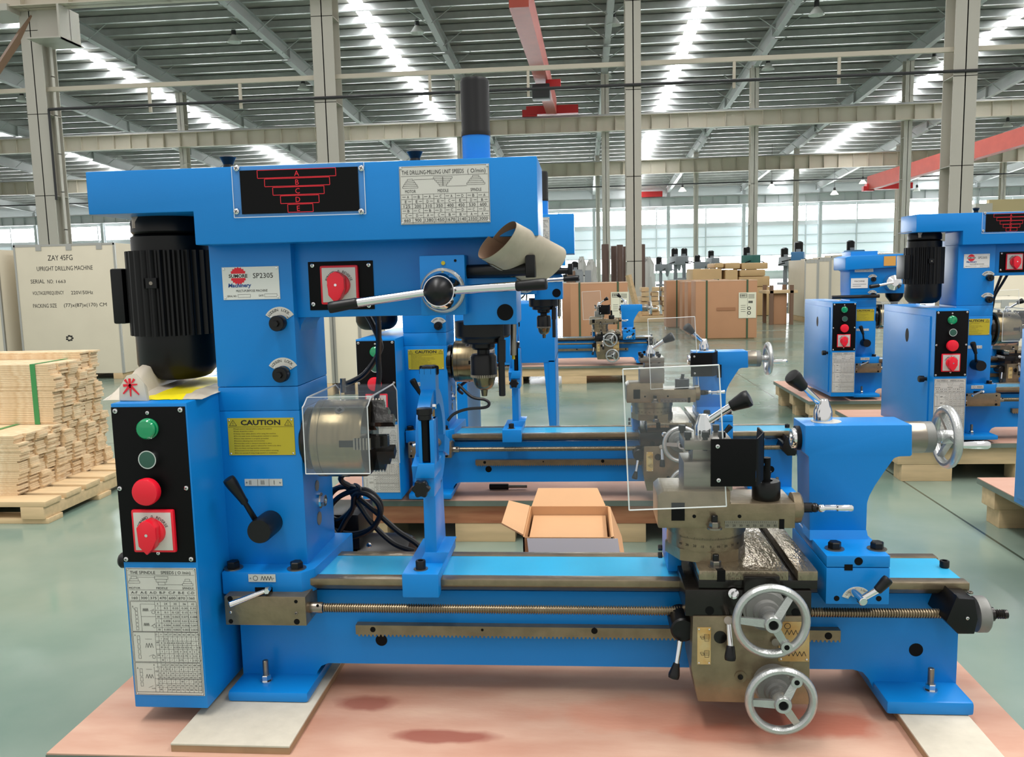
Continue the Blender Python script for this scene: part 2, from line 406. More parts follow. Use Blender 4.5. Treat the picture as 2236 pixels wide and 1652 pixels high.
struct(mb.build('bracket_beam', smooth=0))

# far wall: bright window bands, translucent sheets, frames
zb = [0, .75, 2.25, 5.05, 5.45, 6.8, 9.2]
mb = MB(WALLG); mb.box(HX0, HX1, WY, WY+.2, 0, zb[1]); mb.box(HX0, HX1, WY, WY+.2, zb[3], zb[4]); mb.box(HX0, HX1, WY, WY+.2, zb[5], zb[6])
struct(mb.build('wall_back', smooth=0))
mb = MB(PANE2); mb.box(HX0, HX1, WY+.05, WY+.15, zb[2], zb[3]); struct(mb.build('wall_back_sheet', smooth=0))
mb = MB(PANE); mb.box(HX0, HX1, WY+.05, WY+.15, zb[4], zb[5]); struct(mb.build('window_8', smooth=0))
mb = MB(PANE); mb.box(HX0, HX1, WY+.05, WY+.15, zb[1], zb[2]); struct(mb.build('window_9', smooth=0))
mb = MB(FRAME); x = HX0; i = 0
while x < HX1:
    mb.box(x-.06, x+.06, WY-.12, WY+.05, 0, 7.0); x += 4.7; i += 1
for z in (zb[1], zb[2], 3.2, 4.1, zb[3]): mb.box(HX0, HX1, WY-.08, WY+.04, z-.05, z+.05)
struct(mb.build('trim_1', smooth=0))
# far end of the hall on the right: a tan partition under the roof
TAN = mat('tan_board', (205, 186, 140), .6)
p0, p1 = W(2160, 436, 46), W(2300, 490, 46)
mb = MB(TAN); mb.box(p0.x, p1.x+2, 46, 46.3, 0, p0.z); struct(mb.build('partition_wall', smooth=0))
mb = MB(CREAM2); a = W(2127, 445, 45.8); mb.box(a.x, p0.x, 45.6, 46.3, 0, a.z); struct(mb.build('partition_wall', smooth=0))

# ---- overhead cranes
def crane(pts, hz, name_label, Yend, pe0, pe1, group=None):
    a, b = pts
    root = empty('overhead_crane', (b.x, b.y, b.z), name_label, 'crane')
    mb = MB(CRANE); d = (b-a); n = Vector((-d.y, d.x, 0)).normalized()*.24
    vs = []
    for p in (a, b):
        vs += [p-n, p+n, p+n+Vector((0, 0, hz)), p-n+Vector((0, 0, hz))]
    mb.add(vs, [(0, 1, 2, 3), (7, 6, 5, 4), (0, 4, 5, 1), (1, 5, 6, 2), (2, 6, 7, 3), (3, 7, 4, 0)])
    mb.build('girder', root, org=root.location, smooth=0)
    mb = MB(CRANE2); e0, e1 = W(*pe0, Yend), W(*pe1, Yend); e0.z = b.z+.36
    mb.box(e0.x, e1.x, Yend-.25, Yend+.25, e0.z-.34, e0.z+.05); mb.box(e0.x-.2, e0.x+.5, Yend-.2, Yend+.2, e0.z-.42, e0.z-.1)
    mb.build('end_carriage', root, org=root.location, smooth=0)
    return root
zc = W(1205, 262, Y2-.4); ZB2 = W(1000, 302, Y2).z+.8; zc.z = ZB2+.06
cr = crane((Vector((W(1133, 16, 21.2).x, 21.2, W(1133, 16, 21.2).z)), Vector((zc.x, Y2-.4, zc.z))), .75, 'salmon red overhead crane girder running away under the roof to its end carriage', Y2-.4, (1150, 252), (1263, 255))
mb = MB(DARKL, CRANE2); p = W(1180, 195, 32); mb.box(p.x-.3, p.x+.35, 31.7, 32.4, p.z-.35, p.z+.15, DARKL, .05); mb.box(p.x+.2, p.x+.75, 31.8, 32.2, p.z, p.z+.3, CRANE2, .03); mb.build('hoist', cr, org=cr.location)
a, b = W(2250, 313, 46), W(1900, 415, 60)
crane((a, b), .9, 'far red crane girder slanting behind the tall column above the blue lathe', 60, (1890, 416), (1990, 414))
a, b = W(1400, 437, Y4-.3), W(1446, 436, Y4-.3); a.z = W(1782, 441, Y4).z+.9
mb = MB(CRANE2); mb.box(a.x, b.x, Y4-.6, Y4, a.z, a.z+.5); tag(mb.build('crane_carriage'), 'small red crane carriage seen far off beside the slender middle column', 'crane')

# ---- pendant lamps
LGLOW = mat('lit_lamp_glass', (255, 250, 235), .4, emit=2.2)
LGLASS = acrylic('lamp_shade_plastic', .93, (240, 240, 236), .25)
LAMPS = [(511, 86, 27, 0, 'bell lamp hanging between the first tall column and the second'), (48, 216, 22, 0, 'bell lamp left of the tall column with the bracket'),
 (344, 204, 20, 0, 'bell lamp beside the long skylight above the machine motor'), (662, 190, 22, 0, 'bell lamp just beside the second tall column'),
 (911, 66, 27, 0, 'bell lamp over the black quill cap, higher of two'), (985, 182, 20, 0, 'bell lamp half hidden behind the black quill cap'),
 (1340, 48, 27, 0, 'bell lamp next to the slender middle column, higher of two'), (1324, 164, 22, 0, 'bell lamp next to the slender middle column, lower of two'),
 (1783, 26, 28, 0, 'bell lamp right of the rafter by the second skylight, top of frame'), (1677, 146, 23, 0, 'bell lamp under the rafter between two skylights'),
 (2040, 132, 22, 0, 'bell lamp just beside the wide far column'), (2232, 16, 24, 0, 'bell lamp at the top corner of the hall'),
 (258, 342, 16, 0, 'small far lamp just under the crane beam above the motor'), (1600, 292, 14, 0, 'small far lamp under the crane beam above the cartons'),
 (1551, 333, 12, 0, 'small far unlit lamp between the two crane beams'), (1490, 414, 14, 1, 'lit lamp far off over the brown pipes'), (1644, 426, 14, 1, 'lit lamp far off, lower of two beside the small column'),
 (1685, 407, 15, 1, 'lit lamp far off, higher of two beside the small column'), (1822, 421, 14, 1, 'lit lamp far off over the small drilling machines'), (1884, 397, 13, 1, 'lit lamp far off under the red crane girder'),
 (2002, 414, 12, 0, 'small lamp far off below the red girder by its carriage'), (2200, 272, 17, 0, 'small far lamp right of the wide column under the beam')]
protos = {}
for px, py, w, lit, lab in LAMPS:
    Yl = min(.52*F/w, 79); c = W(px, py, Yl); zt = roof_z(Yl)+.96
    lit = bool(lit)
    if lit not in protos:
        r = empty('pendant_lamp', c, lab, 'lamp', 'bell lamps under the hall roof')
        mb = MB(LGLOW if lit else LGLASS); mb.lathe(c-Vector((0, 0, .12)), (0, 0, 1), [(.30, 0), (.27, .05), (.18, .18), (.09, .30)], 20, cap=lit); mb.build('lamp_shade', r, org=c)
        mb = MB(DARKL); mb.lathe(c+Vector((0, 0, .14)), (0, 0, 1), [(.09, 0), (.1, .04), (.09, .26), (.04, .3)], 14); mb.build('ballast', r, org=c)
        mb = MB(DARKL); mb.bar(c+Vector((0, 0, .4)), c+Vector((0, 0, 1.4)), .012, n=6); mb.build('suspension_rod', r, org=c)
        protos[lit] = r
    else:
        r = copy_tree(protos[lit]); r.location = c; r['label'] = lab
    L = max(zt-c.z-.4, .1)
    rod = [q for q in r.children if q.name.startswith('suspension')][0]
    rod.scale = (1, 1, L/1.0); rod.location = (0, 0, .4-.4*L)
# ================================================================ the lathe and mill: measured once, copied for the others of its kind
YC, YB, YA = 1.546, 1.73, 1.60               # column front and back, lathe axis
def R_(px, py, Y, r): return r*sc(px, py, Y)
ZF = W(1300, 1547, 1.47).z                   # underside of the feet
ORG = Vector((0.0, 1.6, ZF))
MACH = empty('lathe_mill', ORG, 'large blue combination lathe and mill standing in front on the red plywood pallet', 'lathe')

# ---------------- bed
def make_bed():
    mb = MB(BLUE)
    xr = W(2092, 1386, 1.545).x; xl = W(527, 1400, 1.545).x
    pts = [W(x, y, 1.545) for x, y in [(527, 1286), (2097, 1296)]]
    pts[0].x = xl; pts[1].x = xr
    q = [W(x, y, 1.545) for x, y in [(2085, 1500), (1905, 1500), (1897, 1482), (1884, 1467), (1862, 1461), (717, 1447), (702, 1453), (693, 1466), (688, 1500), (527, 1500)]]
    q[0].x = xr; q[-1].x = xl
    mb.prism(pts+q, (0, .012, 0), BLUE)                                   # front web
    mb.prism([p+Vector((0, .108, 0)) for p in pts+q], (0, .012, 0), BLUE)  # rear web
    z0, z1 = W(1300, 1500, 1.545).z, pts[0].z
    mb.box(xr-.012, xr, 1.55, 1.66, z0, z1, BLUE); mb.box(xl, xl+.012, 1.55, 1.66, z0, z1, BLUE)
    for x in (-.3, 0, .3): mb.box(x, x+.012, 1.55, 1.66, z0+.06, z1, BLUE)
    bed = mb.build('bed', MACH)
    for x0, x1, ty, by, xt, xb in ((498, 672.5, 1511, 1534, 527, 690), (1937, 2129, 1532.5, 1559.5, 1905, 2086)):
        mb = MB(BLUE); a, b = W(x0, 1535, 1.47).x, W(x1, 1535, 1.47).x
        mb.box(a, b, 1.47, 1.70, ZF, W((x0+x1)/2, ty, 1.47).z, BLUE, .006)
        f = mb.build('foot', MACH)
    # slideways
    mb = MB(STEELB, BLUE_B); x0, x1 = W(655, 1262, 1.515).x, W(2118, 1272, 1.515).x
    zt = W(1300, 1267, 1.515).z; zl = W(1300, 1288, 1.515).z
    def way(Y0, Y1, zc, flip):
        pr = [(Y0, zt), (Y1, zt), (Y1, zl+.004), (Y0+.012, zl-.006), (Y0, zl+.006)] if not flip else [(Y0, zt), (Y1, zt), (Y1, zl+.006), (Y1-.012, zl-.006), (Y0, zl+.004)]
        mb.prism([(x0, y, z) for y, z in pr], (x1-x0, 0, 0), STEELB, .0015)
    way(1.515, 1.541, 0, False); way(1.651, 1.677, 0, True)
    mb.box(x0, x1-.004, 1.539, 1.653, zl, zt-.0012, BLUE_B)
    w = mb.build('slideway', MACH)
    mb = MB(BLACK); c = W(2062, 1240, 1.60); c.z = zt; mb.capbolt((W(2062, 1238, 1.60).x, 1.60, zt), (0, 0, 1), .0085, .012, BLACK); mb.build('cap_bolt', w)
    for px, py, r in ((833, 1397, 13), (2000, 1418, 15)):
        m2 = MB(BLACKP, BLUE); c = W(px, py, 1.545); rr = R_(px, py, 1.545, r)
        m2.lathe((c.x, 1.5449, c.z), (0, 1, 0), [(rr, -.0004), (rr*.93, .0002), (rr*.9, .0001)], 22, BLACKP); m2.build('bore_hole', bed)
    for px, yb, yt, yn in ((580, 1490, 1447, 1480), (2034, 1512, 1471, 1503)):
        mb = MB(CHROME); a = W(px, yb, 1.51); zb = W(600, 1511, 1.47).z if px < 1000 else W(2030, 1532.5, 1.47).z
        h = a.z+.038-zb
        mb.lathe((a.x, 1.515, zb), (0, 0, 1), [(.012, 0), (.012, .002)], 16, CHROME); mb.hexbolt((a.x, 1.515, zb+.002), (0, 0, 1), .0095, .011, CHROME)
        mb.bar((a.x, 1.515, zb), (a.x, 1.515, zb+.042), .0055, m=STEEL, bev=.001); mb.build('levelling_stud', MACH)
    # rack under the lead screw
    mb = MB(STEELB); a, b = W(776, 1362, 1.528), W(1836, 1379, 1.528); zt2 = (a.z+b.z)/2; H = .0185; n = 118
    pts = [(a.x, 1.528, zt2), (b.x, 1.528, zt2)]
    for i in range(n, 0, -1):
        x = a.x+(b.x-a.x)*i/n; d = (b.x-a.x)/n
        pts += [(x, 1.528, zt2-H-.004), (x-d*.3, 1.528, zt2-H-.004), (x-d*.5, 1.528, zt2-H), (x-d*.8, 1.528, zt2-H)]
    pts.append((a.x, 1.528, zt2-H)); mb.prism(pts, (0, .017, 0), STEELB)
    rk = mb.build('gear_rack', MACH, smooth=0)
    for px, py, r in ((814, 1374, 6), (1053, 1375, 3), (1298, 1377, 7), (1809, 1388, 8)): mb = MB(BLACKP); mb.pcyl(px, py, 1.5275, 1.53, r, BLACKP, 16); mb.build('screw_hole', rk)
    # lead screw
    ys = 1.503; zs = (W(705, 1326, ys).z+W(2070, 1339, ys).z)/2; x0, x1 = W(668, 1326, ys).x, W(2085, 1338, ys).x
    mb = MB(STEELB); r = .0088; vs = []; fs = []; N = 14; px_ = .0046; xa, xb = W(708, 1326, ys).x, x1
    k = int((xb-xa)/px_); prof = []
    for i in range(k): x = xa+i*px_; prof += [(r*.74, x), (r, x+px_*.16), (r, x+px_*.5), (r*.74, x+px_*.66)]
    mb.lathe((0, ys, zs), (1, 0, 0), prof, N, STEELB)
    ls = mb.build('lead_screw', MACH)
    mb = MB(STEEL); xe = W(706, 1326, ys).x; mb.lathe((x0, ys, zs), (1, 0, 0), [(.0095, 0), (.0105, .004), (.0105, xe-x0-.002), (.0095, xe-x0)], 20, STEEL)
    mb.pcyl(693, 1322, ys-.0108, ys-.009, 3, BLACKP, 10); mb.build('coupling', ls)
    # feed gear block and engaging lever
    mb = MB(STEELB, OILY); mb.pbox(491, 1302, 668, 1365, 1.475, 1.545, STEELB, .002)
    for px, py, r in ((646, 1313, 4), (648, 1357, 6.5), (504, 1356, 5), (502, 1307, 6)): mb.pcyl(px, py, 1.4745, 1.476, r, BLACKP, 14)
    mb.screw(504, 1336, 1.475, 3); mb.screw(647, 1338, 1.475, 4, STEEL)
    mb.build('feed_gearbox', MACH)
    mb = MB(CHROME); a = W(581.6, 1289, 1.485); b = W(500, 1320, 1.445); mb.bar(a, b, .0042, .0056, CHROME, bev=.001); mb.hexbolt(a+Vector((0, .01, 0)), (.2, -1, .1), .0062, .02, CHROME); mb.build('feed_lever', MACH)
    # right end bearing
    mb = MB(BLACKM); mb.pprism([(2066, 1357), (2090, 1300), (2094, 1306), (2129, 1308), (2136, 1352), (2128, 1384), (2092, 1384)], 1.465, 1.56, BLACKM, .002); mb.screw(2112.5, 1349, 1.465, 4)
    bb = mb.build('bearing_bracket', MACH)
    xs = [W(x, 1340, ys).x for x in (2126, 2152, 2168, 2199)]
    mb = MB(GREYP); mb.lathe((xs[0], ys, zs), (1, 0, 0), [(.031, 0), (.032, .003), (.032, xs[1]-xs[0]-.003), (.029, xs[1]-xs[0])], 30, GREYP); mb.build('feed_dial', bb)
    mb = MB(OILY, STEEL); mb.lathe((xs[1], ys, zs), (1, 0, 0), [(.0125, 0), (.0125, xs[2]-xs[1]), (.008, xs[2]-xs[1])]+[q for i in range(5) for q in ((.0068, xs[2]-xs[1]+.002+i*.004), (.0085, xs[2]-xs[1]+.004+i*.004))]+[(.0078, xs[3]-xs[1]-.006), (.0078, xs[3]-xs[1])], 18, OILY); mb.build('feed_shaft', bb)
    c = W(2104, 1300, 1.5)
    mb = MB(STEEL); mb.capbolt((W(2112, 1303, 1.5).x, 1.525, W(2100, 1306, 1.465).z), (0, 0, 1), .005, .003, STEEL); mb.build('cap_bolt', bb); mb = MB(STEEL); mb.capbolt((W(2112, 1303, 1.5).x, 1.49, W(2100, 1306, 1.465).z), (0, 0, 1), .005, .003, STEEL); mb.build('cap_bolt', bb)
    return zt
ZT = make_bed()

# ---------------- round things seen edge-on or face-on
def rotary_switch(px0, py0, px1, py1, Y, parent, kx, ky, tilt=0):
    mb = MB(RED, PLATE, INK, BLACKP)
    cx, cy = (px0+px1)/2, (py0+py1)/2; c = W(cx, cy, Y); s = (W(px1, cy, Y).x-W(px0, cy, Y).x)/2
    mb.box(c.x-s, c.x+s, Y-.009, Y, c.z-s, c.z+s, RED, .004)
    i = s*.88; mb.box(c.x-i, c.x+i, Y-.0098, Y-.008, c.z-i, c.z+i, PLATE, .0012)
    for word, a0, a1 in (('FORWARD', 2.75, 1.95), ('0', 1.57, 1.57), ('REVERSE', 1.2, .35)):
        for k, ch in enumerate(word):
            a = a0+(a1-a0)*k/max(1, len(word)-1); R = s*.70
            o = Vector((c.x+R*math.cos(a), Y-.0102, c.z+R*math.sin(a))); u = Vector((math.sin(a), 0, -math.cos(a))); v = Vector((math.cos(a), 0, math.sin(a)))
            mb.text(ch, o, u, v, s*.14, INK)
    k = Vector((c.x, 0, c.z))
    mb.lathe((k.x, Y-.009, k.z), (0, -1, 0), [(s*.6, 0), (s*.58, .007), (s*.5, .009)], 28, RED)
    w, h = s*.45, s*.68
    pts = [(-w*.9, -h*.75), (-w*.1, -h*1.35), (w*.5, -h*.95), (w, -h*.3), (w, h*.5), (w*.55, h*.85), (0, h*1.02), (-w*.55, h*.85), (-w, h*.5)]
    R = Matrix.Rotation(tilt, 3, 'Y')
    mb.prism([k+R@Vector((x, 0, z))+Vector((0, Y-.010, 0)) for x, z in pts], (0, -.024, 0), RED, .0025)
    mb.lathe((k.x, Y-.034, k.z), (0, -1, 0), [(s*.07, 0), (s*.07, .0004)], 12, CHROME)
    return mb.build('rotary_switch', parent)
def arc_plate(mb, c, r0, r1, a0, a1, m, th=.0015, words=()):
    n = 14; vs = []
    for d in (0, -th):
        for i in range(n+1):
            a = a0+(a1-a0)*i/n
            for r in (r0, r1): vs.append((c.x+r*math.cos(a), c.y+d, c.z+r*math.sin(a)))
    k = 2*(n+1); fs = []
    for i in range(n):
        a = 2*i; fs += [(a, a+1, a+3, a+2), (k+a, k+a+2, k+a+3, k+a+1), (a+1, k+a+1, k+a+3, a+3), (a, a+2, k+a+2, k+a)]
    fs += [(0, k, k+1, 1), (2*n, 2*n+1, k+2*n+1, k+2*n)]
    mb.add(vs, fs, m)
    for w, b0, b1 in words:
        for i, ch in enumerate(w):
            a = b0+(b1-b0)*i/(len(w)-1); rm = (r0*.35+r1*.65)
            mb.text(ch, Vector((c.x+rm*math.cos(a), c.y-th-.0004, c.z+rm*math.sin(a))), (math.sin(a), 0, -math.cos(a)), (math.cos(a), 0, math.sin(a)), (r1-r0)*.34, INK)
    for a in (a0+.14, a1-.14):
        rm = r0*.7+r1*.3
        mb.lathe((c.x+rm*math.cos(a), c.y-th, c.z+rm*math.sin(a)), (0, -1, 0), [(.0019, 0), (.0016, .001), (.0002, .0014)], 8, CHROME)
def handwheel(parent, c, R, axis, rot, m, rim=.0078, hub=.017, hubl=.03, name='handwheel', hole=None, depth=.02):
    """three-spoke cast wheel; axis points towards the operator"""
    a, u, w = frame_of(axis); c = Vector(c); mb = MB(m)
    if abs(a.y) > .9: u, w = Vector((1, 0, 0)), Vector((0, 0, 1))
    if abs(a.x) > .9: u, w = Vector((0, -1, 0)), Vector((0, 0, 1))
    n = 40; k = 10; vs = []; fs = []
    for i in range(n):
        t = 2*PI*i/n; e = u*math.cos(t)+w*math.sin(t)
        for j in range(k):
            s = 2*PI*j/k; vs.append(c+e*(R-rim*1.0+rim*1.05*math.cos(s))+a*(rim*1.15*math.sin(s)))
    for i in range(n):
        for j in range(k):
            p = i*k; q = ((i+1) % n)*k; fs.append((p+j, p+(j+1) % k, q+(j+1) % k, q+j))
    mb.add(vs, fs, m)
    mb.lathe(c+a*(-hubl*.45), a, [(hub*.9, 0), (hub, .003), (hub*.86, hubl), (hub*.78, hubl+.002), (hub*.5, hubl+.002), (hub*.48, hubl-.004)], 24, m)
    mb.lathe(c+a*(hubl*.55-.0005), a, [(hub*.42, 0), (hub*.42, .0009)], 16, BLACKP)
    for d in rot:
        t = math.radians(d); e = u*math.cos(t)+w*math.sin(t); sd = a.cross(e).normalized()
        h0, h1 = hubl*.42, rim*.5
        p0 = c+e*hub*.7+a*h0; p1 = c+e*(R-rim*1.3)+a*h1
        w0, w1 = hub*.42, hub*.34; t0 = .010
        P = []
        for p, ww in ((p0, w0), (p1, w1)): P += [p-sd*ww, p+sd*ww, p+sd*ww*.7-a*t0, p-sd*ww*.7-a*t0]
        mb.add(P, [(0, 1, 2, 3), (7, 6, 5, 4), (0, 4, 5, 1), (1, 5, 6, 2), (2, 6, 7, 3), (3, 7, 4, 0)], m)
    if hole is not None:
        t = math.radians(hole); e = u*math.cos(t)+w*math.sin(t); p = c+e*(R-rim*2.3)
        mb.lathe(p-a*.004, a, [(rim*1.35, 0), (rim*1.3, .014)], 16, m); mb.lathe(p+a*.0098, a, [(rim*.62, 0), (rim*.62, .0008)], 12, BLACKP)
    return mb.build(name, parent)
def grip_lever(mb, p0, p1, p2, r0, r1, g0, g1, gm=BLACK, m=CHROME):
    mb.bar(p0, p1, r0, r1, m, bev=.0006)
    d = (Vector(p2)-Vector(p1)).normalized(); L = (Vector(p2)-Vector(p1)).length
    mb.lathe(Vector(p1)-d*.004, d, [(g0*.85, 0), (g0, .003), (g0*.98, L*.15), (g1, L*.82), (g1, L*.99), (g1*.92, L+.003), (g1*.6, L+.004)], 18, gm)

# ---------------- headstock, column, head
def make_column():
    x0, x1 = W(477, 880, YC).x, W(653, 880, YC).x
    z = lambda py: W(565, py, YC).z
    mb = MB(BLUE); mb.box(x0, x1, YC, YB, z(896.5), z(1234), BLUE, .003)
    hs = mb.build('headstock', MACH)
    mb = MB(BLUE); mb.box(x0+.0008, x1-.0006, YC+.0004, YB, z(844.5), z(896.5), BLUE, .0018); mb.box(x0, x1, YC, YB, z(505), z(844), BLUE, .003); 
    cp = (x1, z(690)); pts = [(x1-.002, 1.575, z(660))]; R = .034
    pts = [(x1-.002, 1.575, z(688)+.004)]+[(x1+R-R*math.cos(t), 1.575, z(688)-R+R*math.sin(t)) for t in (0, .4, .8, 1.2, PI/2)]+[(x1+R, 1.575, z(688)+.004)]
    mb.prism(pts, (0, .10, 0), BLUE)
    cl = mb.build('drill_column', MACH)
    # base flange
    mb = MB(BLUE); zt = W(570, 1249, 1.50).z; zb = W(570, 1298, 1.50).z; f = lambda px: W(px, 1272, 1.50).x
    pl = [(f(485), 1.50), (f(659), 1.50), (f(680), 1.525), (f(680)+.012, 1.75), (f(485), 1.75)]
    mb.prism([(x, y, zb) for x, y in pl], (0, 0, zt-zb), BLUE, .003)
    bf = mb.build('base_flange', MACH)
    mb = MB(BLACKP); mb.pbox(557, 1282, 595, 1298, 1.4992, 1.51, BLACKP); mb.build('lever_slot', bf)
    for px in (510, 648):
        mb = MB(BLACK, STEEL); c = W(px, 1240, 1.522); mb.hexbolt((c.x, 1.522, zt), (0, 0, 1), .0125, .0125, BLACK, STEEL); mb.build('hex_bolt', bf)
    p = Plate(543, 1253, 602, 1269.5, 1.4995, PLATE)
    p.ring(.26, .5, p.h*.30, .0008); p.zig(.46, .88, .5, .28, 4, .0009); p.rivets(.0016, iu=.08, iv=.5); p.build('feed_plate', bf)
    # lettered plates on the column
    p = Plate(486.5, 582, 610.5, 653.5, YC-.0003, WHITEP, bev=.0004)
    n = 18; pts = []
    for i in range(n*2):
        a = 2*PI*i/(n*2); r = .0165 if i % 2 else .0142
        pts.append((.285+r*math.cos(a)/p.w, .27-r*math.sin(a)/p.h))
    for i in range(n*2): p.poly([(.285, .27), pts[i], pts[(i+1) % (n*2)]][::-1], REDT, .0003)
    p.fill(.10, .205, .47, .335, WHITEP, .0005); p.mb.text('SUMORE', p.at(.285, .27, .0007), (1, 0, 0), (0, 0, 1), p.h*.105, INK, p.w*.33, bold=True)
    p.t('SP2305', .72, .27, .16, .35); p.mb.text('Machinery', p.at(.10, .555), (1, 0, 0), (0, 0, 1), p.h*.12, BLUEINK, p.w*.40, 'l', True, .12)
    p.t('MULTI-PURPOSE MACHINE', .51, .73, .075, .55); p.t('SERIAL NO.', .07, .885, .06, .17, al='l'); p.rect(.26, .84, .48, .93, .0004); p.t('DATE', .63, .885, .06, .08, al='l'); p.rect(.73, .84, .95, .93, .0004)
    p.rivets(.0024, iu=.035, iv=.06); p.build('name_plate', cl)
    for px, py in ((612.5, 705.5), (619.7, 816)):
        mb = MB(PLATE); c = W(px-.5, py+1, YC-.0002); k = sc(px, py, YC); arc_plate(mb, c, 19*k, 37*k, .55, PI-.55, PLATE, .0012, (('LOOSEN', 2.45, 1.75), ('LOCK', 1.35, .85))); mb.build('lock_plate', cl)
        mb = MB(BLACK); r = 17*k; c = W(px+1, py-1, YC)
        mb.lathe((c.x, YC, c.z), (0, -1, 0), [(r*.8, 0), (r*.85, .008), (r, .010), (r, .024), (r*.92, .026)], 24, BLACK); mb.lathe((c.x, YC-.026, c.z), (0, -1, 0), [(r*.45, 0), (r*.4, .006)], 6, BLACK); mb.build('lock_knob', cl)
    p = Plate(499, 912, 643.5, 993, YC-.0003, YELLOWP, bev=.0003)
    p.t('CAUTION', .5, .115, .135, .64, bold=True); p.line(.01, .235, .99, .235, .0005)
    for u in (.085, .915):
        d = .055
        for a in ((u-d, .2, u+d, .2), (u-d, .2, u, .05), (u+d, .2, u, .05)): p.line(*a, .0007)
        p.t('!', u, .15, .08)
    for i, t in enumerate(['Read owners manual before using this machine', 'Keep all guards in place', 'Always wear safety glasses when using this machine', 'Do not wear loose clothing gloves neckties or jewelry', 'Ensure that machine is properly grounded',
                           'Remove adjusting keys and wrenches', 'Ensure that work is clamped securely in place', 'Ensure that cutter speed is selected for work to be done', 'Do not leave running machine unattended', 'Disconnect from main power source before servicing', 'Do not operate if using drugs alcohol or medication']):
        v = .285+i*.065; p.poly([(.09, v-.015), (.09, v+.015), (.098, v+.015), (.098, v-.015)], INK); p.t(t, .108, v, .03, len(t)*.0148, al='l')
    p.rivets(.0022); p.build('caution_plate', hs)
    p = Plate(535, 1045, 617, 1060, YC-.0003, PLATE)
    for u in (.345, .65): p.line(u, 0, u, 1, .0005)
    for i, u in enumerate((.13, .165)): p.line(u, .2, u, .8, .0009)
    for i, u in enumerate((.44, .475, .51)): p.line(u, .2, u, .8, .0009)
    p.line(.785, .2, .785, .8, .0009); p.rivets(.0018, iu=.055, iv=.5); p.build('gear_plate', hs)
    # gear lever
    mb = MB(BLACK); a = W(592, 1139, YC); b = W(567, 1160, 1.483); ax = Vector((a.x, YC, a.z)); k = sc(567, 1167, 1.483)
    mb.lathe(ax, (0, -1, 0), [(27*k, 0), (27.5*k, .012), (27.5*k, .058), (26*k, .063)], 30, BLACK)
    mb.build('lever_hub', hs)
    mb = MB(BLACK, CHROME); grip_lever(mb, W(558, 1135, 1.505), W(533, 1094, 1.485), W(498, 1044, 1.47), .0055, .0048, .0075, .0115, BLACK, BLACK); mb.build('gear_lever', hs)
    mb = MB(CHROME, GREYP)
    c = WX(697, 1092, x1); mb.lathe(c, (1, 0, 0), [(.016, 0), (.016, .004)], 20, CHROME); mb.lathe(c+Vector((.004, 0, 0)), (1, 0, 0), [(.0125, 0), (.0125, .009), (.008, .009), (.007, .004)], 6, CHROME)
    mb.build('oil_sight', hs)
    for px, py, rr in ((691.5, 1060, .011), (696.6, 1131, .0135)):
        mb = MB(GREYP); mb.lathe(WX(px, py, x1), (1, 0, 0), [(rr, 0), (rr, .0015)], 22, GREYP); mb.build('plug', hs)
    return hs, cl, x0, x1
HS, CLM, CX0, CX1 = make_column()

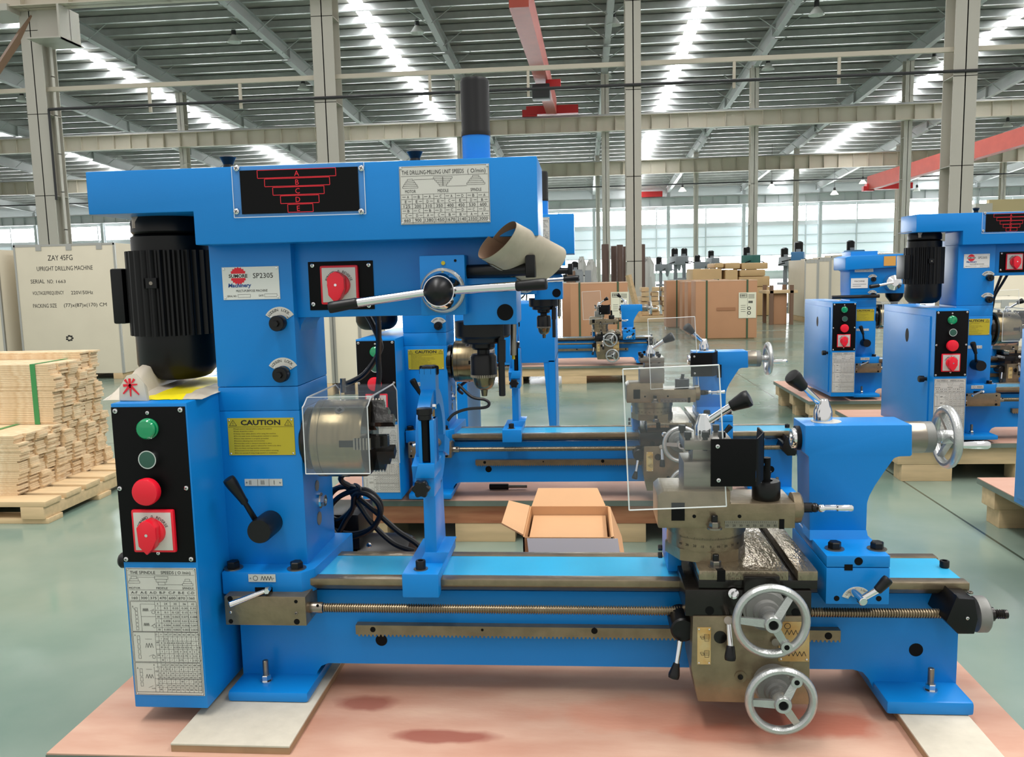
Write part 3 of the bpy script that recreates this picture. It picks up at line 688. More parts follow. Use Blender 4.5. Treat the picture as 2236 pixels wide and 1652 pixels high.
def make_cabinet():
    Y0, Y1 = 1.415, 2.05
    mb = MB(BLUE); mb.pbox(268, 879.5, 430.5, 1544, Y0, Y1, BLUE, .0025)
    cab = mb.build('gear_cabinet', MACH)
    # door on the left flank
    xl = W(268, 1212, Y0).x; z0, z1 = W(350, 1544, Y0).z, W(350, 879.5, Y0).z
    mb = MB(BLUE); mb.box(xl-.006, xl+.002, Y0+.045, Y1-.02, z0+.02, z1-.03, BLUE, .003); dr = mb.build('door', cab)
    mb = MB(BLACK); mb.lathe((xl-.006, Y0+.06, W(262, 1222, Y0+.06).z), (-1, 0, 0), [(.008, 0), (.008, .01), (.014, .012), (.015, .03), (.012, .034)], 18, BLACK); mb.build('door_knob', cab)
    mb = MB(BLACKP); n = 20; o = Vector((xl-.0064, Y0+.30, z1-.13))
    mb.add([o+Vector((0, .022*math.cos(2*PI*i/n), .032*math.sin(2*PI*i/n))) for i in range(n)], [tuple(range(n))], BLACKP); mb.build('door_vent', cab)
    mb = MB(BLACKP, CHROME); mb.pbox(255.5, 888, 415, 1227, Y0-.002, Y0, BLACKP, .0006)
    for px, py, r in ((247+5, 897, 6), (394, 894.5, 6), (322, 901, 4.5), (262, 1066, 5.5), (407, 1065, 5.5), (276, 1220, 5.5), (418, 1220, 5.5), (346, 1207, 4.5)): mb.screw(px, py, Y0-.002, r)
    mb.build('control_panel', cab)
    Yp = Y0-.002
    def push(px, py, Yf, r, m, name, ring=None, dome=0):
        mb = MB(m); c = W(px, py, Yf); k = r*sc(px, py, Yf); L = Yp-Yf
        if ring: mb.lathe((c.x, Yp, c.z), (0, -1, 0), [(k*1.0, 0), (k*1.02, L*.8), (k*.97, L), (k*.86, L), (k*.86, L-.002)], 28, ring); mb.lathe((c.x, Yf+.001, c.z), (0, -1, 0), [(k*.87, 0), (k*.84, .0012), (k*.2, .0018)], 24, m)
        else: mb.lathe((c.x, Yp, c.z), (0, -1, 0), [(k*1.06, 0), (k*1.06, .003), (k*.98, .004), (k*.98, L*.8), (k*.85, L), (k*.3, L+.001)], 28, m)
        return mb.build(name, cab)
    push(316, 938, 1.400, 22, GREEN, 'pilot_lamp'); push(321, 1003.5, 1.399, 21, GREEND, 'start_button', CHROME)
    mb = MB(RED, BLACK); c = W(314, 1076, 1.385); k = 30.5*sc(314, 1076, 1.385); L = Yp-1.385
    mb.lathe((c.x, Yp, c.z), (0, -1, 0), [(k*.62, 0), (k*.62, L*.4)], 24, BLACK); mb.lathe((c.x, Yp-L*.35, c.z), (0, -1, 0), [(k*.6, 0), (k*.97, L*.1), (k*1.0, L*.45), (k*.93, L*.6), (k*.72, L*.66), (k*.1, L*.68)], 32, RED)
    mb.build('emergency_stop', cab)
    rotary_switch(294, 1113, 386, 1200, Yp, cab, 0, 0)
    p = Plate(286, 1239, 438, 1516.5, Y0-.0003, PLATE, bev=.0004)
    def L(u0, v0, u1, v1, t=.0004): p.line(u0, v0, u1, v1, t)
    def T(s, u, v, h, w, al='c'): p.t(s, u, v, h, w, al=al)
    T('THE SPINDLE', .06, .035, .024, .36, 'l'); T('SPEEDS ( O /min)', .5, .035, .024, .42, 'l'); L(.03, .055, .97, .055)
    def stack(u, v, ws, h, up=False):
        for i, w in enumerate(ws): p.rect(u-w/2, v+i*h, u+w/2, v+(i+1)*h, .0004)
    stack(.11, .065, (.08, .12, .16), .018); stack(.5, .065, (.19, .15, .10), .022); stack(.87, .085, (.07, .11, .15), .017)
    L(.15, .072, .42, .072); L(.55, .129, .80, .129)
    for s, u in (('MOTOR', .11), ('MIDDLE', .5), ('SPINDLE', .87)): T(s, u, .155, .016, .16)
    L(.03, .17, .97, .17); L(.03, .21, .97, .21); L(.03, .252, .97, .252)
    for i, (a, b) in enumerate(zip('A-F A-E A-D B-F C-F B-E C-D'.split(), '160 300 375 470 600 870 1360'.split())):
        u = .10+.134*i; T(a, u, .19, .02, .1); T(b, u, .232, .02, .1)
        if i: L(u-.067, .21, u-.067, .252)
    p.rect(.03, .26, .97, .495)
    rows = ['A 24 30 36 42', 'I 0.2 0.25 0.30 0.35', 'II 0.1 0.125 0.15 0.175', 'III 0.05 0.063 0.075 0.088', 'I 0.008 0.010 0.012 0.014', 'II 0.004 0.005 0.006 0.007', 'III 0.002 0.0025 0.003 0.0035']
    for i, r in enumerate(rows):
        v = .277+i*.0335
        for j, s in enumerate(r.split()): T(s, .42+[0, .115, .25, .38, .5][j], v, .015, min(.1, .022*len(s)))
        if i: L(.38, v-.0165, .97, v-.0165)
    for u in (.38, .46, .6, .73, .85): L(u, .26, u, .495)
    L(.17, .28, .17, .495); L(.17, .378, .38, .378); L(.17, .28, .38, .28)
    p.zig(.2, .28, .325, .012, 4); L(.3, .335, .37, .318); p.ring(.35, .343, .003, .0005); p.zig(.2, .28, .44, .012, 4); L(.3, .455, .37, .43); p.ring(.35, .452, .003, .0005)
    for v in (.31, .34, .37, .40, .43, .46): p.rect(.09, v, .125, v+.024, .0004)
    T('A', .06, .30, .014, .02); L(.06, .31, .1, .33)
    p.rect(.03, .50, .97, .735)
    rows = ['A 24 27 30 36 42 48 56 72', 'I 0.6 / 1 / / / / /', 'II 0.4 0.45 0.5 0.6 0.7 0.8 / /', 'III 0.2 / 0.25 0.3 0.35 0.4 / 0.5', 'I / / 2.5 3 3.5 4 5 6', 'II / / 1.25 1.5 1.75 2 2.5 3', 'III / / / 0.75 / 1 1.25 1.5']
    for i, r in enumerate(rows):
        v = .517+i*.0335
        for j, s in enumerate(r.split()): T(s, .435+.066*j, v, .013, min(.055, .02*len(s)))
        if i: L(.36, v-.0165, .97, v-.0165)
    for j in range(9): L(.402+.066*j, .50, .402+.066*j, .735)
    L(.35, .50, .35, .735); L(.35, .634, .402, .634); T('D', .372, .517, .013, .02); T('60', .378, .58, .013, .035); T('24', .378, .68, .013, .035)
    p.zig(.2, .31, .605, .018, 3); L(.2, .555, .3, .555); L(.24, .69, .31, .675); p.ring(.31, .695, .003, .0005)
    for v in (.53, .56, .60, .64, .68): p.rect(.09, v, .125, v+.03, .0004)
    T('A', .06, .525, .014, .02)
    p.rect(.03, .742, .97, .975)
    rows = ['24 27 30 33 36 39 42 48 60', '4 4.5 5 / 6 / 7 8 10', '8 9 10 11 12 13 14 16 20', '16 18 20 22 24 26 28 32 40', '/ / / / 18 / / 24 30', '/ 27 30 33 36 39 42 48 60', '/ 54 60 66 72 78 84 96 120']
    for i, r in enumerate(rows):
        v = .758+i*.0325
        for j, s in enumerate(r.split()): T(s, .435+.064*j, v, .013, min(.05, .02*len(s)))
        if i: L(.33, v-.016, .97, v-.016); T(('I', 'II', 'III')[(i-1) % 3], .38, v, .013, .01*(1+(i-1) % 3))
    for j in range(9): L(.404+.064*j, .742, .404+.064*j, .975)
    L(.3, .775, .3, .975); L(.355, .742, .355, .975); T('A', .3, .758, .013, .02); T('72', .328, .81, .013, .035); T('24', .328, .92, .013, .035); L(.3, .868, .97, .868)
    p.zig(.17, .28, .85, .016, 3); L(.18, .795, .27, .795); L(.2, .94, .27, .925); T('inch', .27, .945, .010, .05)
    for v in (.79, .82, .86, .90): p.rect(.09, v, .125, v+.03, .0004)
    T('A', .06, .785, .014, .02)
    p.rect(.012, .006, .988, .994, .0006)
    p.rivets(.0018, iu=.03, iv=.012); p.build('speed_plate', cab)
    return cab
CAB = make_cabinet()

def make_head():
    Y0 = 1.50
    mb = MB(BLUE); xl = W(190, 425, Y0).x; x3 = W(424, 497, Y0).x; xr = W(1174, 430, Y0).x
    zt = (W(300, 373, Y0).z+W(1169, 338, Y0).z)/2; zb = W(750, 526, Y0).z; zm = (W(193, 470, Y0).z+W(420, 461, Y0).z)/2
    mb.prism([(xl, Y0, zt), (xr, Y0, zt), (xr, Y0, zb), (x3, Y0, zb), (x3, Y0, zm), (xl, Y0, zm)], (0, .185, 0), BLUE, .0025)
    hd = mb.build('belt_cover', MACH)
    for px, py in ((498, 349), (906, 337)):
        mb = MB(BLACK); c = W(px, py, 1.525); z = zt; h = W(px, py-9, 1.525).z-zt; mb.lathe((c.x, 1.525, z), (0, 0, 1), [(.010, 0), (.0085, h*.3), (.0135, h*.8), (.015, h*.86), (.009, h*1.0), (.002, h*1.05)], 24, BLACK); mb.build('cover_knob', hd)
    # belt window
    p = Plate(508, 357, 798, 472, Y0-.0005, BLUE, bev=0); p.mb.mats = [CLEAR]; p.mb.mi = [0]*len(p.mb.mi)
    u = lambda px: (px-508)/290; v = lambda py: (py-357)/115
    p.fill(u(526), v(368), u(784), v(464), BLACKP, .0002)
    for i, (x0, x1, y0, y1) in enumerate(((565, 736, 368, 387), (580, 722, 387.5, 406), (597, 709, 406.5, 425), (613, 697, 425.5, 444), (628, 683, 444.5, 463.5))):
        p.rect(u(x0), v(y0+.8), u(x1), v(y1-.8), .0011, REDT); p.t('ABCDE'[i], u(651), v((y0+y1)/2), .105, m=REDT)
    p.rect(.003, .008, .997, .992, .0012, CLEARE)
    for a in (.03, .97):
        for b in (.09, .91):
            q = p.at(a, b, 0); p.mb.screw(508+290*a, 357+115*b, Y0-.0018, 7)
    p.build('belt_window', hd)
    p = Plate(873.5, 360.5, 1069.5, 488, Y0-.0003, PLATE, bev=.0004)
    p.t('THE DRILLING-MILLING UNIT SPEEDS', .03, .105, .075, .69, al='l'); p.t('( O/min)', .76, .105, .075, .2, al='l'); p.line(.02, .17, .98, .17, .0005)
    def st(uc, v0, ws, h=.031):
        for i, w in enumerate(ws): p.rect(uc-w/2, v0+i*h, uc+w/2, v0+(i+1)*h, .0005)
    st(.12, .22, (.06, .09, .12, .15, .17)); st(.485, .195, (.21, .18, .145, .11, .08)); st(.85, .19, (.07, .105, .14, .17, .2))
    p.line(.16, .23, .385, .23, .0005); p.line(.52, .36, .75, .36, .0005); p.line(.485, .195, .485, .35, .0008)
    for s, uu in (('MOTOR', .12), ('MIDDLE', .485), ('SPINDLE', .85)): p.t(s, uu, .43, .055, .12)
    for k in range(7): p.line(.015, .485+k*.08, .985, .485+k*.08, .0005)
    R = [('A B A C A D B A', -1), ('E E D E C E D B', 1), ('125 200 310 350 400 450 530 600', 0), ('B C B D C D C D', -1), ('C D A C B B A A', 1), ('660 900 1380 1450 1670 2140 2350 3000', 0)]
    for k, (r, sd) in enumerate(R):
        vv = .525+k*.08
        for j, s in enumerate(r.split()):
            uu = .075+j*.1215
            if sd == 0: p.t(s, uu, vv, .056, .024*len(s))
            elif sd < 0: p.t(s, uu+.015, vv, .05, .022); p.line(uu-.05, vv, uu-.01, vv, .0007)
            else: p.t(s, uu-.01, vv, .05, .022); p.line(uu+.015, vv, uu+.05, vv, .0007)
    for j in range(1, 8): p.line(.015+j*.1212, .485, .015+j*.1212, .985, .0005)
    p.rect(.008, .012, .992, .988, .0006); p.rivets(.0025, iu=.02, iv=.03); p.build('speed_plate', hd)
    # quill cap
    mb = MB(BLUE, BLACK); c = W(1040, 320, 1.60); k = sc(1040, 300, 1.60); z1, z2 = W(1040, 298, 1.60).z, W(1037, 173, 1.60).z
    mb.lathe((c.x, 1.6, zt-.01), (0, 0, 1), [(30.5*k, 0), (30.5*k, z1-zt+.01)], 32, BLUE); qb = mb.build('quill_tube', hd)
    mb = MB(BLACK); mb.lathe((c.x, 1.6, z1), (0, 0, 1), [(32*k, 0), (32*k, .008), (31*k, .01), (31.5*k, z2-z1-.006), (29*k, z2-z1), (4*k, z2-z1+.002)], 32, BLACK); mb.build('quill_cap', hd)
    # drill head under the cover
    mb = MB(BLUE); mb.pbox(640, 510, 1122, 689, 1.565, 1.69, BLUE, .003)
    xs = W(650, 600, 1.565).x
    dh = mb.build('drill_head', MACH)
    mb = MB(BLUE); mb.pbox(1010, 606, 1128, 709, 1.54, 1.655, BLUE, .003); mb.build('spindle_housing', dh)
    mb = MB(BLACKP); mb.pcyl(1103, 681.5, 1.5392, 1.541, 18, BLACKP, 28); mb.build('housing_plug', dh)
    mb = MB(BLACKP, CHROME); mb.pbox(674.5, 570, 816, 676, 1.5635, 1.565, BLACKP, .0006)
    for px, py in ((682, 579.5), (805, 578), (684.5, 664), (806, 667)): mb.screw(px, py, 1.5635, 5)
    mb.build('switch_plate', dh)
    rotary_switch(702, 580, 785, 663, 1.5635, dh, 0, 0)
    # feed: square flange, chrome hub, black cone, levers
    mb = MB(BLUE); mb.pbox(917, 557, 1016, 688, 1.515, 1.57, BLUE, .0025); mb.mats.append(YELLOWP)
    mb.pcyl(967.5, 574, 1.513, 1.516, 4.5, YELLOWP, 14); mb.pcyl(994, 568.5, 1.5143, 1.516, 3, BLACKP, 12); mb.build('feed_flange', dh)
    mb = MB(CHROME, BLACK); c = W(968, 634, 1.515); k = sc(968, 634, 1.515)
    mb.mats.append(ALU); mb.lathe((c.x, 1.515, c.z), (0, -1, 0), [(49*k, 0), (49*k, .008), (46*k, .011), (30*k, .0112)], 36, ALU); mb.lathe((c.x, 1.515, c.z), (0, -1, 0), [(45*k, 0), (44*k, .0108), (42*k, .026), (38*k, .04), (33*k, .05)], 36, CHROME)
    mb.lathe((c.x, 1.466, c.z), (0, -1, 0), [(31.5*k, 0), (29*k, .014), (16*k, .026), (2*k, .031)], 32, BLACK)
    mb.build('feed_hub', dh)
    for a, b, g in (((926, 639, 1.468), (776, 661.5, 1.455), (717, 672, 1.448)), ((985, 634, 1.475), (1132, 624, 1.455), (1194, 619.5, 1.442))):
        mb = MB(CHROME, BLACK); grip_lever(mb, W(*a), W(*b), W(*g), .0074, .0080, .0094, .0102); mb.build('feed_lever', dh)
    mb = MB(BLACK); mb.bar(W(1012, 592, 1.545), W(1152, 588, 1.515), .0115, m=BLACK, bev=.001); mb.pbox(1147, 556, 1168, 606, 1.50, 1.545, BLACK, .002); mb.build('depth_stop_bar', dh)
    # spindle nose, stop rods, drill chuck
    cx = W(1056, 790, 1.60).x; zz = lambda py: W(1056, py, 1.60).z; k = sc(1056, 790, 1.60)
    mb = MB(BLACKM); mb.lathe((cx, 1.6, zz(736)), (0, 0, 1), [(56*k, 0), (60*k, .004), (60*k, zz(700)-zz(736))], 32, BLACKM); mb.lathe((cx, 1.6, zz(748)), (0, 0, 1), [(44*k, 0), (47*k, .003), (47*k, .014)], 28, BLACKM)
    mb.lathe((cx, 1.6, zz(762)), (0, 0, 1), [(22*k, 0), (26*k, .004), (26*k, .014)], 22, BLACKM); mb.lathe((cx, 1.6, zz(774)), (0, 0, 1), [(14*k, 0), (14*k, .014)], 18, BLACKM)
    sn = mb.build('spindle_nose', dh)
    mb = MB(BLACK, STEEL); mb.lathe((cx, 1.6, zz(817)), (0, 0, 1), [(29*k, 0), (29*k, zz(778)-zz(817)), (25*k, zz(772)-zz(817))], 30, BLACK)
    n = 36; prof = []
    for i in range(n):
        a = 2*PI*i/n; e = Vector((math.cos(a), math.sin(a), 0)); mb.box(cx+e.x*28*k-.0012, cx+e.x*28*k+.0012, 1.6+e.y*28*k-.0012, 1.6+e.y*28*k+.0012, zz(822), zz(816), STEEL)
    mb.lathe((cx, 1.6, zz(864)), (0, 0, 1), [(6*k, 0), (8*k, zz(850)-zz(864)), (17*k, zz(846)-zz(864)), (22*k, zz(838)-zz(864)), (26*k, zz(820)-zz(864)), (26*k, zz(816)-zz(864))], 30, BRASSY)
    mb.build('drill_chuck', dh)
    mb = MB(BLACK); a = W(1098, 705, 1.57); b = W(1091, 864, 1.57); a.x = b.x = W(1095, 790, 1.57).x; mb.bar(a, b, .0062, m=BLACK, bev=.001); mb.bar(W(1095, 742, 1.57), W(1095, 790, 1.57), .008, m=BLACK); mb.build('depth_rod', dh)
    mb = MB(STEEL); a = W(1121, 700, 1.63); b = W(1121, 775, 1.63); mb.bar(a, b, .006, m=STEEL); mb.bar(b, b-Vector((0, 0, .008)), .003, m=YELLOWP); mb.build('scale_rod', dh)
    return hd, dh
HEAD, DRILL = make_head()

def make_motor():
    Ym = 1.63; px = 381; X = W(px, 650, Ym).x; k = sc(px, 650, Ym); z = lambda py: W(px, py, Ym).z
    mb = MB(BLACKM); mb.box(X-95*k, X+100*k, Ym-.082, Ym+.085, z(474), z(466), BLACKM, .002)
    mb.lathe((X, Ym, z(512)), (0, 0, 1), [(74*k, 0), (78*k, .004), (78*k, .022), (72*k, .034), (72*k, z(472)-z(512))], 36, BLACKM)
    mb.lathe((X, Ym, z(548)), (0, 0, 1), [(80*k, 0), (80*k, z(518)-z(548)), (70*k, z(512)-z(548)), (70*k, .04)], 36, BLACKM)
    mt = mb.build('drive_motor', MACH)
    mb = MB(BLACKM); n = 30; r0, r1 = 86*k, 93*k; vs = []; z0, z1 = z(728), z(548)
    for i in range(n):
        for r, f in ((r0, 0), (r1, .28), (r1, .5), (r0, .78)):
            a = 2*PI*(i+f)/n; vs.append((X+r*math.cos(a), Ym+r*math.sin(a), z0))
    mb.prism(vs, (0, 0, z1-z0), BLACKM); 
    mb.box(X-12*k, X+12*k, Ym-r1-.004, Ym-r0, z(628), z(606), BLACKM, .001); mb.lathe((X, Ym-r1-.004, z(617)), (0, -1, 0), [(.004, 0), (.0035, .001)], 10, STEEL)
    mb.build('cooling_fins', mt, smooth=0)
    mb = MB(BLACKM); z9 = W(px, 832, 1.57).z; mb.lathe((X, Ym, z9), (0, 0, 1), [(30*k, 0), (52*k, .001), (66*k, .006), (78*k, .018), (84*k, .032), (84*k, z(728)-z9)], 36, BLACKM); mb.screw(302, 739, Ym-.03, 5.5); mb.build('fan_cowl', mt)
    mb = MB(BLACKM); mb.box(X-112*k, X-85*k, Ym-.05, Ym+.05, z(702), z(584), BLACKM, .004); mb.build('terminal_box', mt)
    c = W(300, 486, Ym-.05); mb = MB(STEEL); mb.bar((c.x, Ym-.05, z(500)), (c.x, Ym-.05, z(470)), .010, m=STEEL, n=12); mb.build('mounting_nut', mt)
make_motor()
# ---------------- chuck, guard, carriage, tailstock, steady rest
def make_chuck():
    zc = W(780, 955, YA).z; X = lambda px: W(px, 955, YA).x; k = sc(760, 955, YA)
    mb = MB(OILY); mb.lathe((CX1-.004, YA, zc), (1, 0, 0), [(64*k, 0), (68*k, .004), (68*k, X(694)-CX1), (52*k, X(697)-CX1), (52*k, X(704)-CX1)], 40, OILY)
    sp = mb.build('spindle_flange', MACH)
    mb = MB(BRASSY, BLACKP); x0 = X(698); L = X(808)-x0
    mb.lathe((x0, YA, zc), (1, 0, 0), [(78*k, 0), (84*k, .004), (84*k, .0175), (82.5*k, .018), (82.5*k, .019), (84*k, .0195), (84*k, L-.006), (80*k, L), (30*k, L), (22*k, L-.006)], 56, BRASSY)
    for a in (55, -70):
        t = math.radians(a); e = Vector((0, -math.cos(t), math.sin(t))); c = Vector((x0+L*.55, YA, zc))+e*(84*k-.0015)
        mb.lathe(c, e, [(.010, 0), (.0095, .0018)], 18, STEEL); mb.lathe(c+e*.0015, e, [(.005, 0), (.005, .0008)], 4, BLACKP)
    ck = mb.build('chuck', MACH)
    for a in (2, 122, 242):
        t = math.radians(a); e = Vector((0, -math.cos(t), math.sin(t))); w = Vector((0, math.sin(t), math.cos(t)))
        mb = MB(OILY); o = Vector((x0+L, YA, zc)); hw = 12*k
        for r0, r1, h in ((22, 84, .010), (30, 50, .045), (50, 66, .034), (66, 82, .022)):
            vs = []
            for dx in (-.012, h):
                vs += [o+e*r0*k-w*hw+Vector((dx, 0, 0)), o+e*r1*k-w*hw+Vector((dx, 0, 0)), o+e*r1*k+w*hw+Vector((dx, 0, 0)), o+e*r0*k+w*hw+Vector((dx, 0, 0))]
            mb.add(vs, [(0, 1, 2, 3), (7, 6, 5, 4), (0, 4, 5, 1), (1, 5, 6, 2), (2, 6, 7, 3), (3, 7, 4, 0)], OILY)
        for q in range(6):
            c = o+e*(88*k)+Vector((-.012+q*.006, 0, 0))-e*.004
            vs = []
            for dx in (0, .003):
                vs += [c-w*hw+Vector((dx, 0, 0)), c+e*.004-w*hw+Vector((dx, 0, 0)), c+e*.004+w*hw+Vector((dx, 0, 0)), c+w*hw+Vector((dx, 0, 0))]
            mb.add(vs, [(0, 1, 2, 3), (7, 6, 5, 4), (0, 4, 5, 1), (1, 5, 6, 2), (2, 6, 7, 3), (3, 7, 4, 0)], STEEL)
        mb.add([o+e*40*k-w*hw*.6+Vector((-.04, 0, 0))+e*44.3*k, o+e*84.3*k-w*hw*.6, o+e*84.3*k+w*hw*.6, o+e*84.3*k+w*hw*.6+Vector((-.04, 0, 0))], [(0, 1, 2, 3)], BLACKP)
        mb.build('chuck_jaw', ck, smooth=0)
    # clear bent guard
    x0, x1 = W(665, 980, 1.50).x, W(806, 980, 1.50).x
    z0, z1 = W(735, 1034, 1.50).z, W(735, 888, 1.50).z; zt = W(760, 866, 1.53).z; y2 = 1.748
    GC = GUARD; pr = [(1.50, z0), (1.50, z1), (1.508, zt-.012), (1.53, zt), (1.715, zt), (1.738, zt-.012), (y2, z1-.004), (y2, W(868, 1010, y2).z)]
    mb = MB(GC, CLEARE); th = .0025; n = len(pr)
    for i in range(n-1):
        (ya, za), (yb, zb) = pr[i], pr[i+1]; d = Vector((0, yb-ya, zb-za)).normalized(); nn = Vector((0, d.z, -d.y))*th
        a, b = Vector((0, ya, za)), Vector((0, yb, zb)); vs = []
        for x in (x0, x1): vs += [a+Vector((x, 0, 0)), b+Vector((x, 0, 0)), b+nn+Vector((x, 0, 0)), a+nn+Vector((x, 0, 0))]
        mb.add(vs, [(0, 4, 5, 1), (3, 2, 6, 7)], GC); mb.add(vs, [(0, 1, 2, 3), (7, 6, 5, 4)], CLEARE)
        if i == 0: mb.add(vs, [(0, 3, 7, 4)], CLEARE)
        if i == n-2: mb.add(vs, [(1, 5, 6, 2)], CLEARE)
    for x in (x0, x1): mb.tube([(x, y, z) for y, z in pr], .0011, 5, CLEARE, smooth=False)
    mb.tube([(x0, 1.5, z0), (x1, 1.5, z0)], .0011, 5, CLEARE, smooth=False); mb.tube([(x0, 1.53, zt), (x1, 1.53, zt)], .0007, 5, CLEARE, smooth=False)
    mb.bar((x0+.01, 1.735, zt-.02), (x0+.01, 1.735, zt+.01), .006, m=STEEL)
    mb.build('chuck_guard', MACH)
make_chuck()

def make_steady():
    Y0, Y1 = 1.485, 1.70
    mb = MB(BLUE); a, b = W(877, 1260, Y0).x, W(957, 1260, Y0).x; zt = W(915, 1253, Y0).z; zb = W(915, 1305, Y0).z
    mb.prism([(a, Y0, zb), (a, Y0, zt), (a, Y1, zt), (a, Y1, ZT+.0005), (a, 1.5135, ZT+.0005), (a, 1.5135, zb)], (b-a, 0, 0), BLUE, .003)
    x0, x1 = W(924, 1150, 1.545).x, W(951, 1150, 1.545).x; xm = (x0+x1)/2
    zc = W(940, 955, YA).z; zr = zc-.088
    mb.prism([(x0, 1.55, zt-.002), (x0, 1.66, zt-.002), (x0, 1.645, zr), (x0, 1.555, zr)], (x1-x0, 0, 0), BLUE, .003)      # post
    mb.prism([(x0-.012, 1.545, zt-.002), (x0-.012, 1.66, zt-.002), (x0, 1.65, zt+.02), (x0, 1.55, zt+.02)], (x1-x0+.024, 0, 0), BLUE, .002)
    st = mb.build('steady_rest', MACH)
    mb = MB(BLUE); n = 40; R1, R0 = .098, .07; hw = (x1-x0)*.5; vs = []; fs = []
    for i in range(n):
        t = 2*PI*i/n
        for r, dx in ((R0, -hw), (R1, -hw), (R1, hw), (R0, hw)): vs.append((xm+dx, YA-r*math.cos(t), zc+r*math.sin(t)))
    for i in range(n):
        for j in range(4): fs.append((i*4+j, i*4+(j+1) % 4, ((i+1) % n)*4+(j+1) % 4, ((i+1) % n)*4+j))
    mb.add(vs, fs, BLUE)
    for ang, ln in ((90, .038), (200, .03), (-20, .03)):                     # jaw housings
        t = math.radians(ang); e = Vector((0, -math.cos(t), math.sin(t))); w = Vector((0, math.sin(t), math.cos(t))); o = Vector((xm, YA, zc)); vs = []
        for r in (R0-.004, R1+ln): vs += [o+e*r-w*.017+Vector((-hw*1.25, 0, 0)), o+e*r+w*.017+Vector((-hw*1.25, 0, 0)), o+e*r+w*.017+Vector((hw*1.25, 0, 0)), o+e*r-w*.017+Vector((hw*1.25, 0, 0))]
        mb.add(vs, [(0, 1, 2, 3), (7, 6, 5, 4), (0, 4, 5, 1), (1, 5, 6, 2), (2, 6, 7, 3), (3, 7, 4, 0)], BLUE)
    # hinge lugs and the clamp housing on the operator's side
    xa, xb = W(913, 960, 1.475).x, W(948, 960, 1.475).x; za, zb2 = W(930, 1016, 1.475).z, W(930, 918, 1.475).z
    mb.box(xa, W(921, 960, 1.475).x, 1.475, 1.52, za, zb2, BLUE, .002); mb.box(W(938, 960, 1.475).x, xb, 1.475, 1.52, za, zb2, BLUE, .002); mb.box(xa, xb, 1.495, 1.52, za, zb2, BLUE, .002)
    mb.pprism([(905, 1045), (949, 1045), (949, 1012), (912, 1012)], 1.472, 1.55, BLUE, .003)
    mb.pprism([(905, 1085), (949, 1085), (949, 1043), (905, 1043)], 1.478, 1.55, BLUE, .003)
    mb.build('rest_ring', st)
    mb = MB(BLACK); p0, p1 = W(927, 915, 1.482), W(926, 1005, 1.482); mb.bar((p0.x, 1.484, p1.z), (p0.x, 1.484, p0.z), .0085, m=BLACKP); mb.lathe((p0.x, 1.484, p0.z), (0, 0, 1), [(.0125, 0), (.0125, .008), (.0145, .009), (.0145, .019), (.013, .02)], 22, BLACK); mb.build('clamp_bolt', st)
    def lobe(c, ax, R, h, mm=BLACK):
        mb = MB(mm); a, u, w = frame_of(ax); vs = []; n = 36
        for hh, s in ((0, .9), (h*.15, 1), (h*.85, 1), (h, .9)):
            for i in range(n):
                t = 2*PI*i/n; r = R*(.9+.11*math.cos(6*t))*s; vs.append(Vector(c)+a*hh+(u*math.cos(t)+w*math.sin(t))*r)
        fs = [tuple(range(n))[::-1], tuple(range(3*n, 4*n))]
        for q in range(3):
            for i in range(n): j = (i+1) % n; fs.append((q*n+i, q*n+j, q*n+n+j, q*n+n+i))
        mb.add(vs, fs, mm); mb.bar(Vector(c)-a*.018, Vector(c)+a*.001, R*.55, m=mm); return mb
    c = W(919, 1067, 1.452); lobe((c.x, 1.462, c.z), (0, -1, -.05), .0165, .014).build('lobe_knob', st)
    z = W(943, 818, YA).z; lobe((xm, YA, z), (0, 0, 1), .019, .018).build('lobe_knob', st)
    mb = MB(BLACK, STEEL); mb.capbolt((W(918, 1228, 1.51).x, 1.512, zt+.001), (0, 0, 1), .0095, .016, BLACK); mb.lathe((W(918, 1228, 1.51).x, 1.512, zt), (0, 0, 1), [(.0135, 0), (.0135, .0015)], 18, STEEL); mb.build('cap_bolt', st)
    for ang in (90, 200, -20):
        t = math.radians(ang); e = Vector((0, -math.cos(t), math.sin(t))); o = Vector((xm, YA, zc))
        mb = MB(mat('bronze_jaw', (190, 150, 90), .3, metal=.8) if 'bronze_jaw' not in bpy.data.materials else bpy.data.materials['bronze_jaw']); mb.bar(o+e*.03, o+e*.072, .0085, m=None, bev=.002); mb.build('rest_jaw', st)
    for py in (884, 978, 1003):
        mb = MB(CHROME); c = W(970, py, 1.56); mb.hexbolt((x1+.003, 1.545+(.012 if py > 900 else 0), c.z), (1, 0, 0), .0055, .006, CHROME); mb.build('hex_bolt', st)
make_steady()

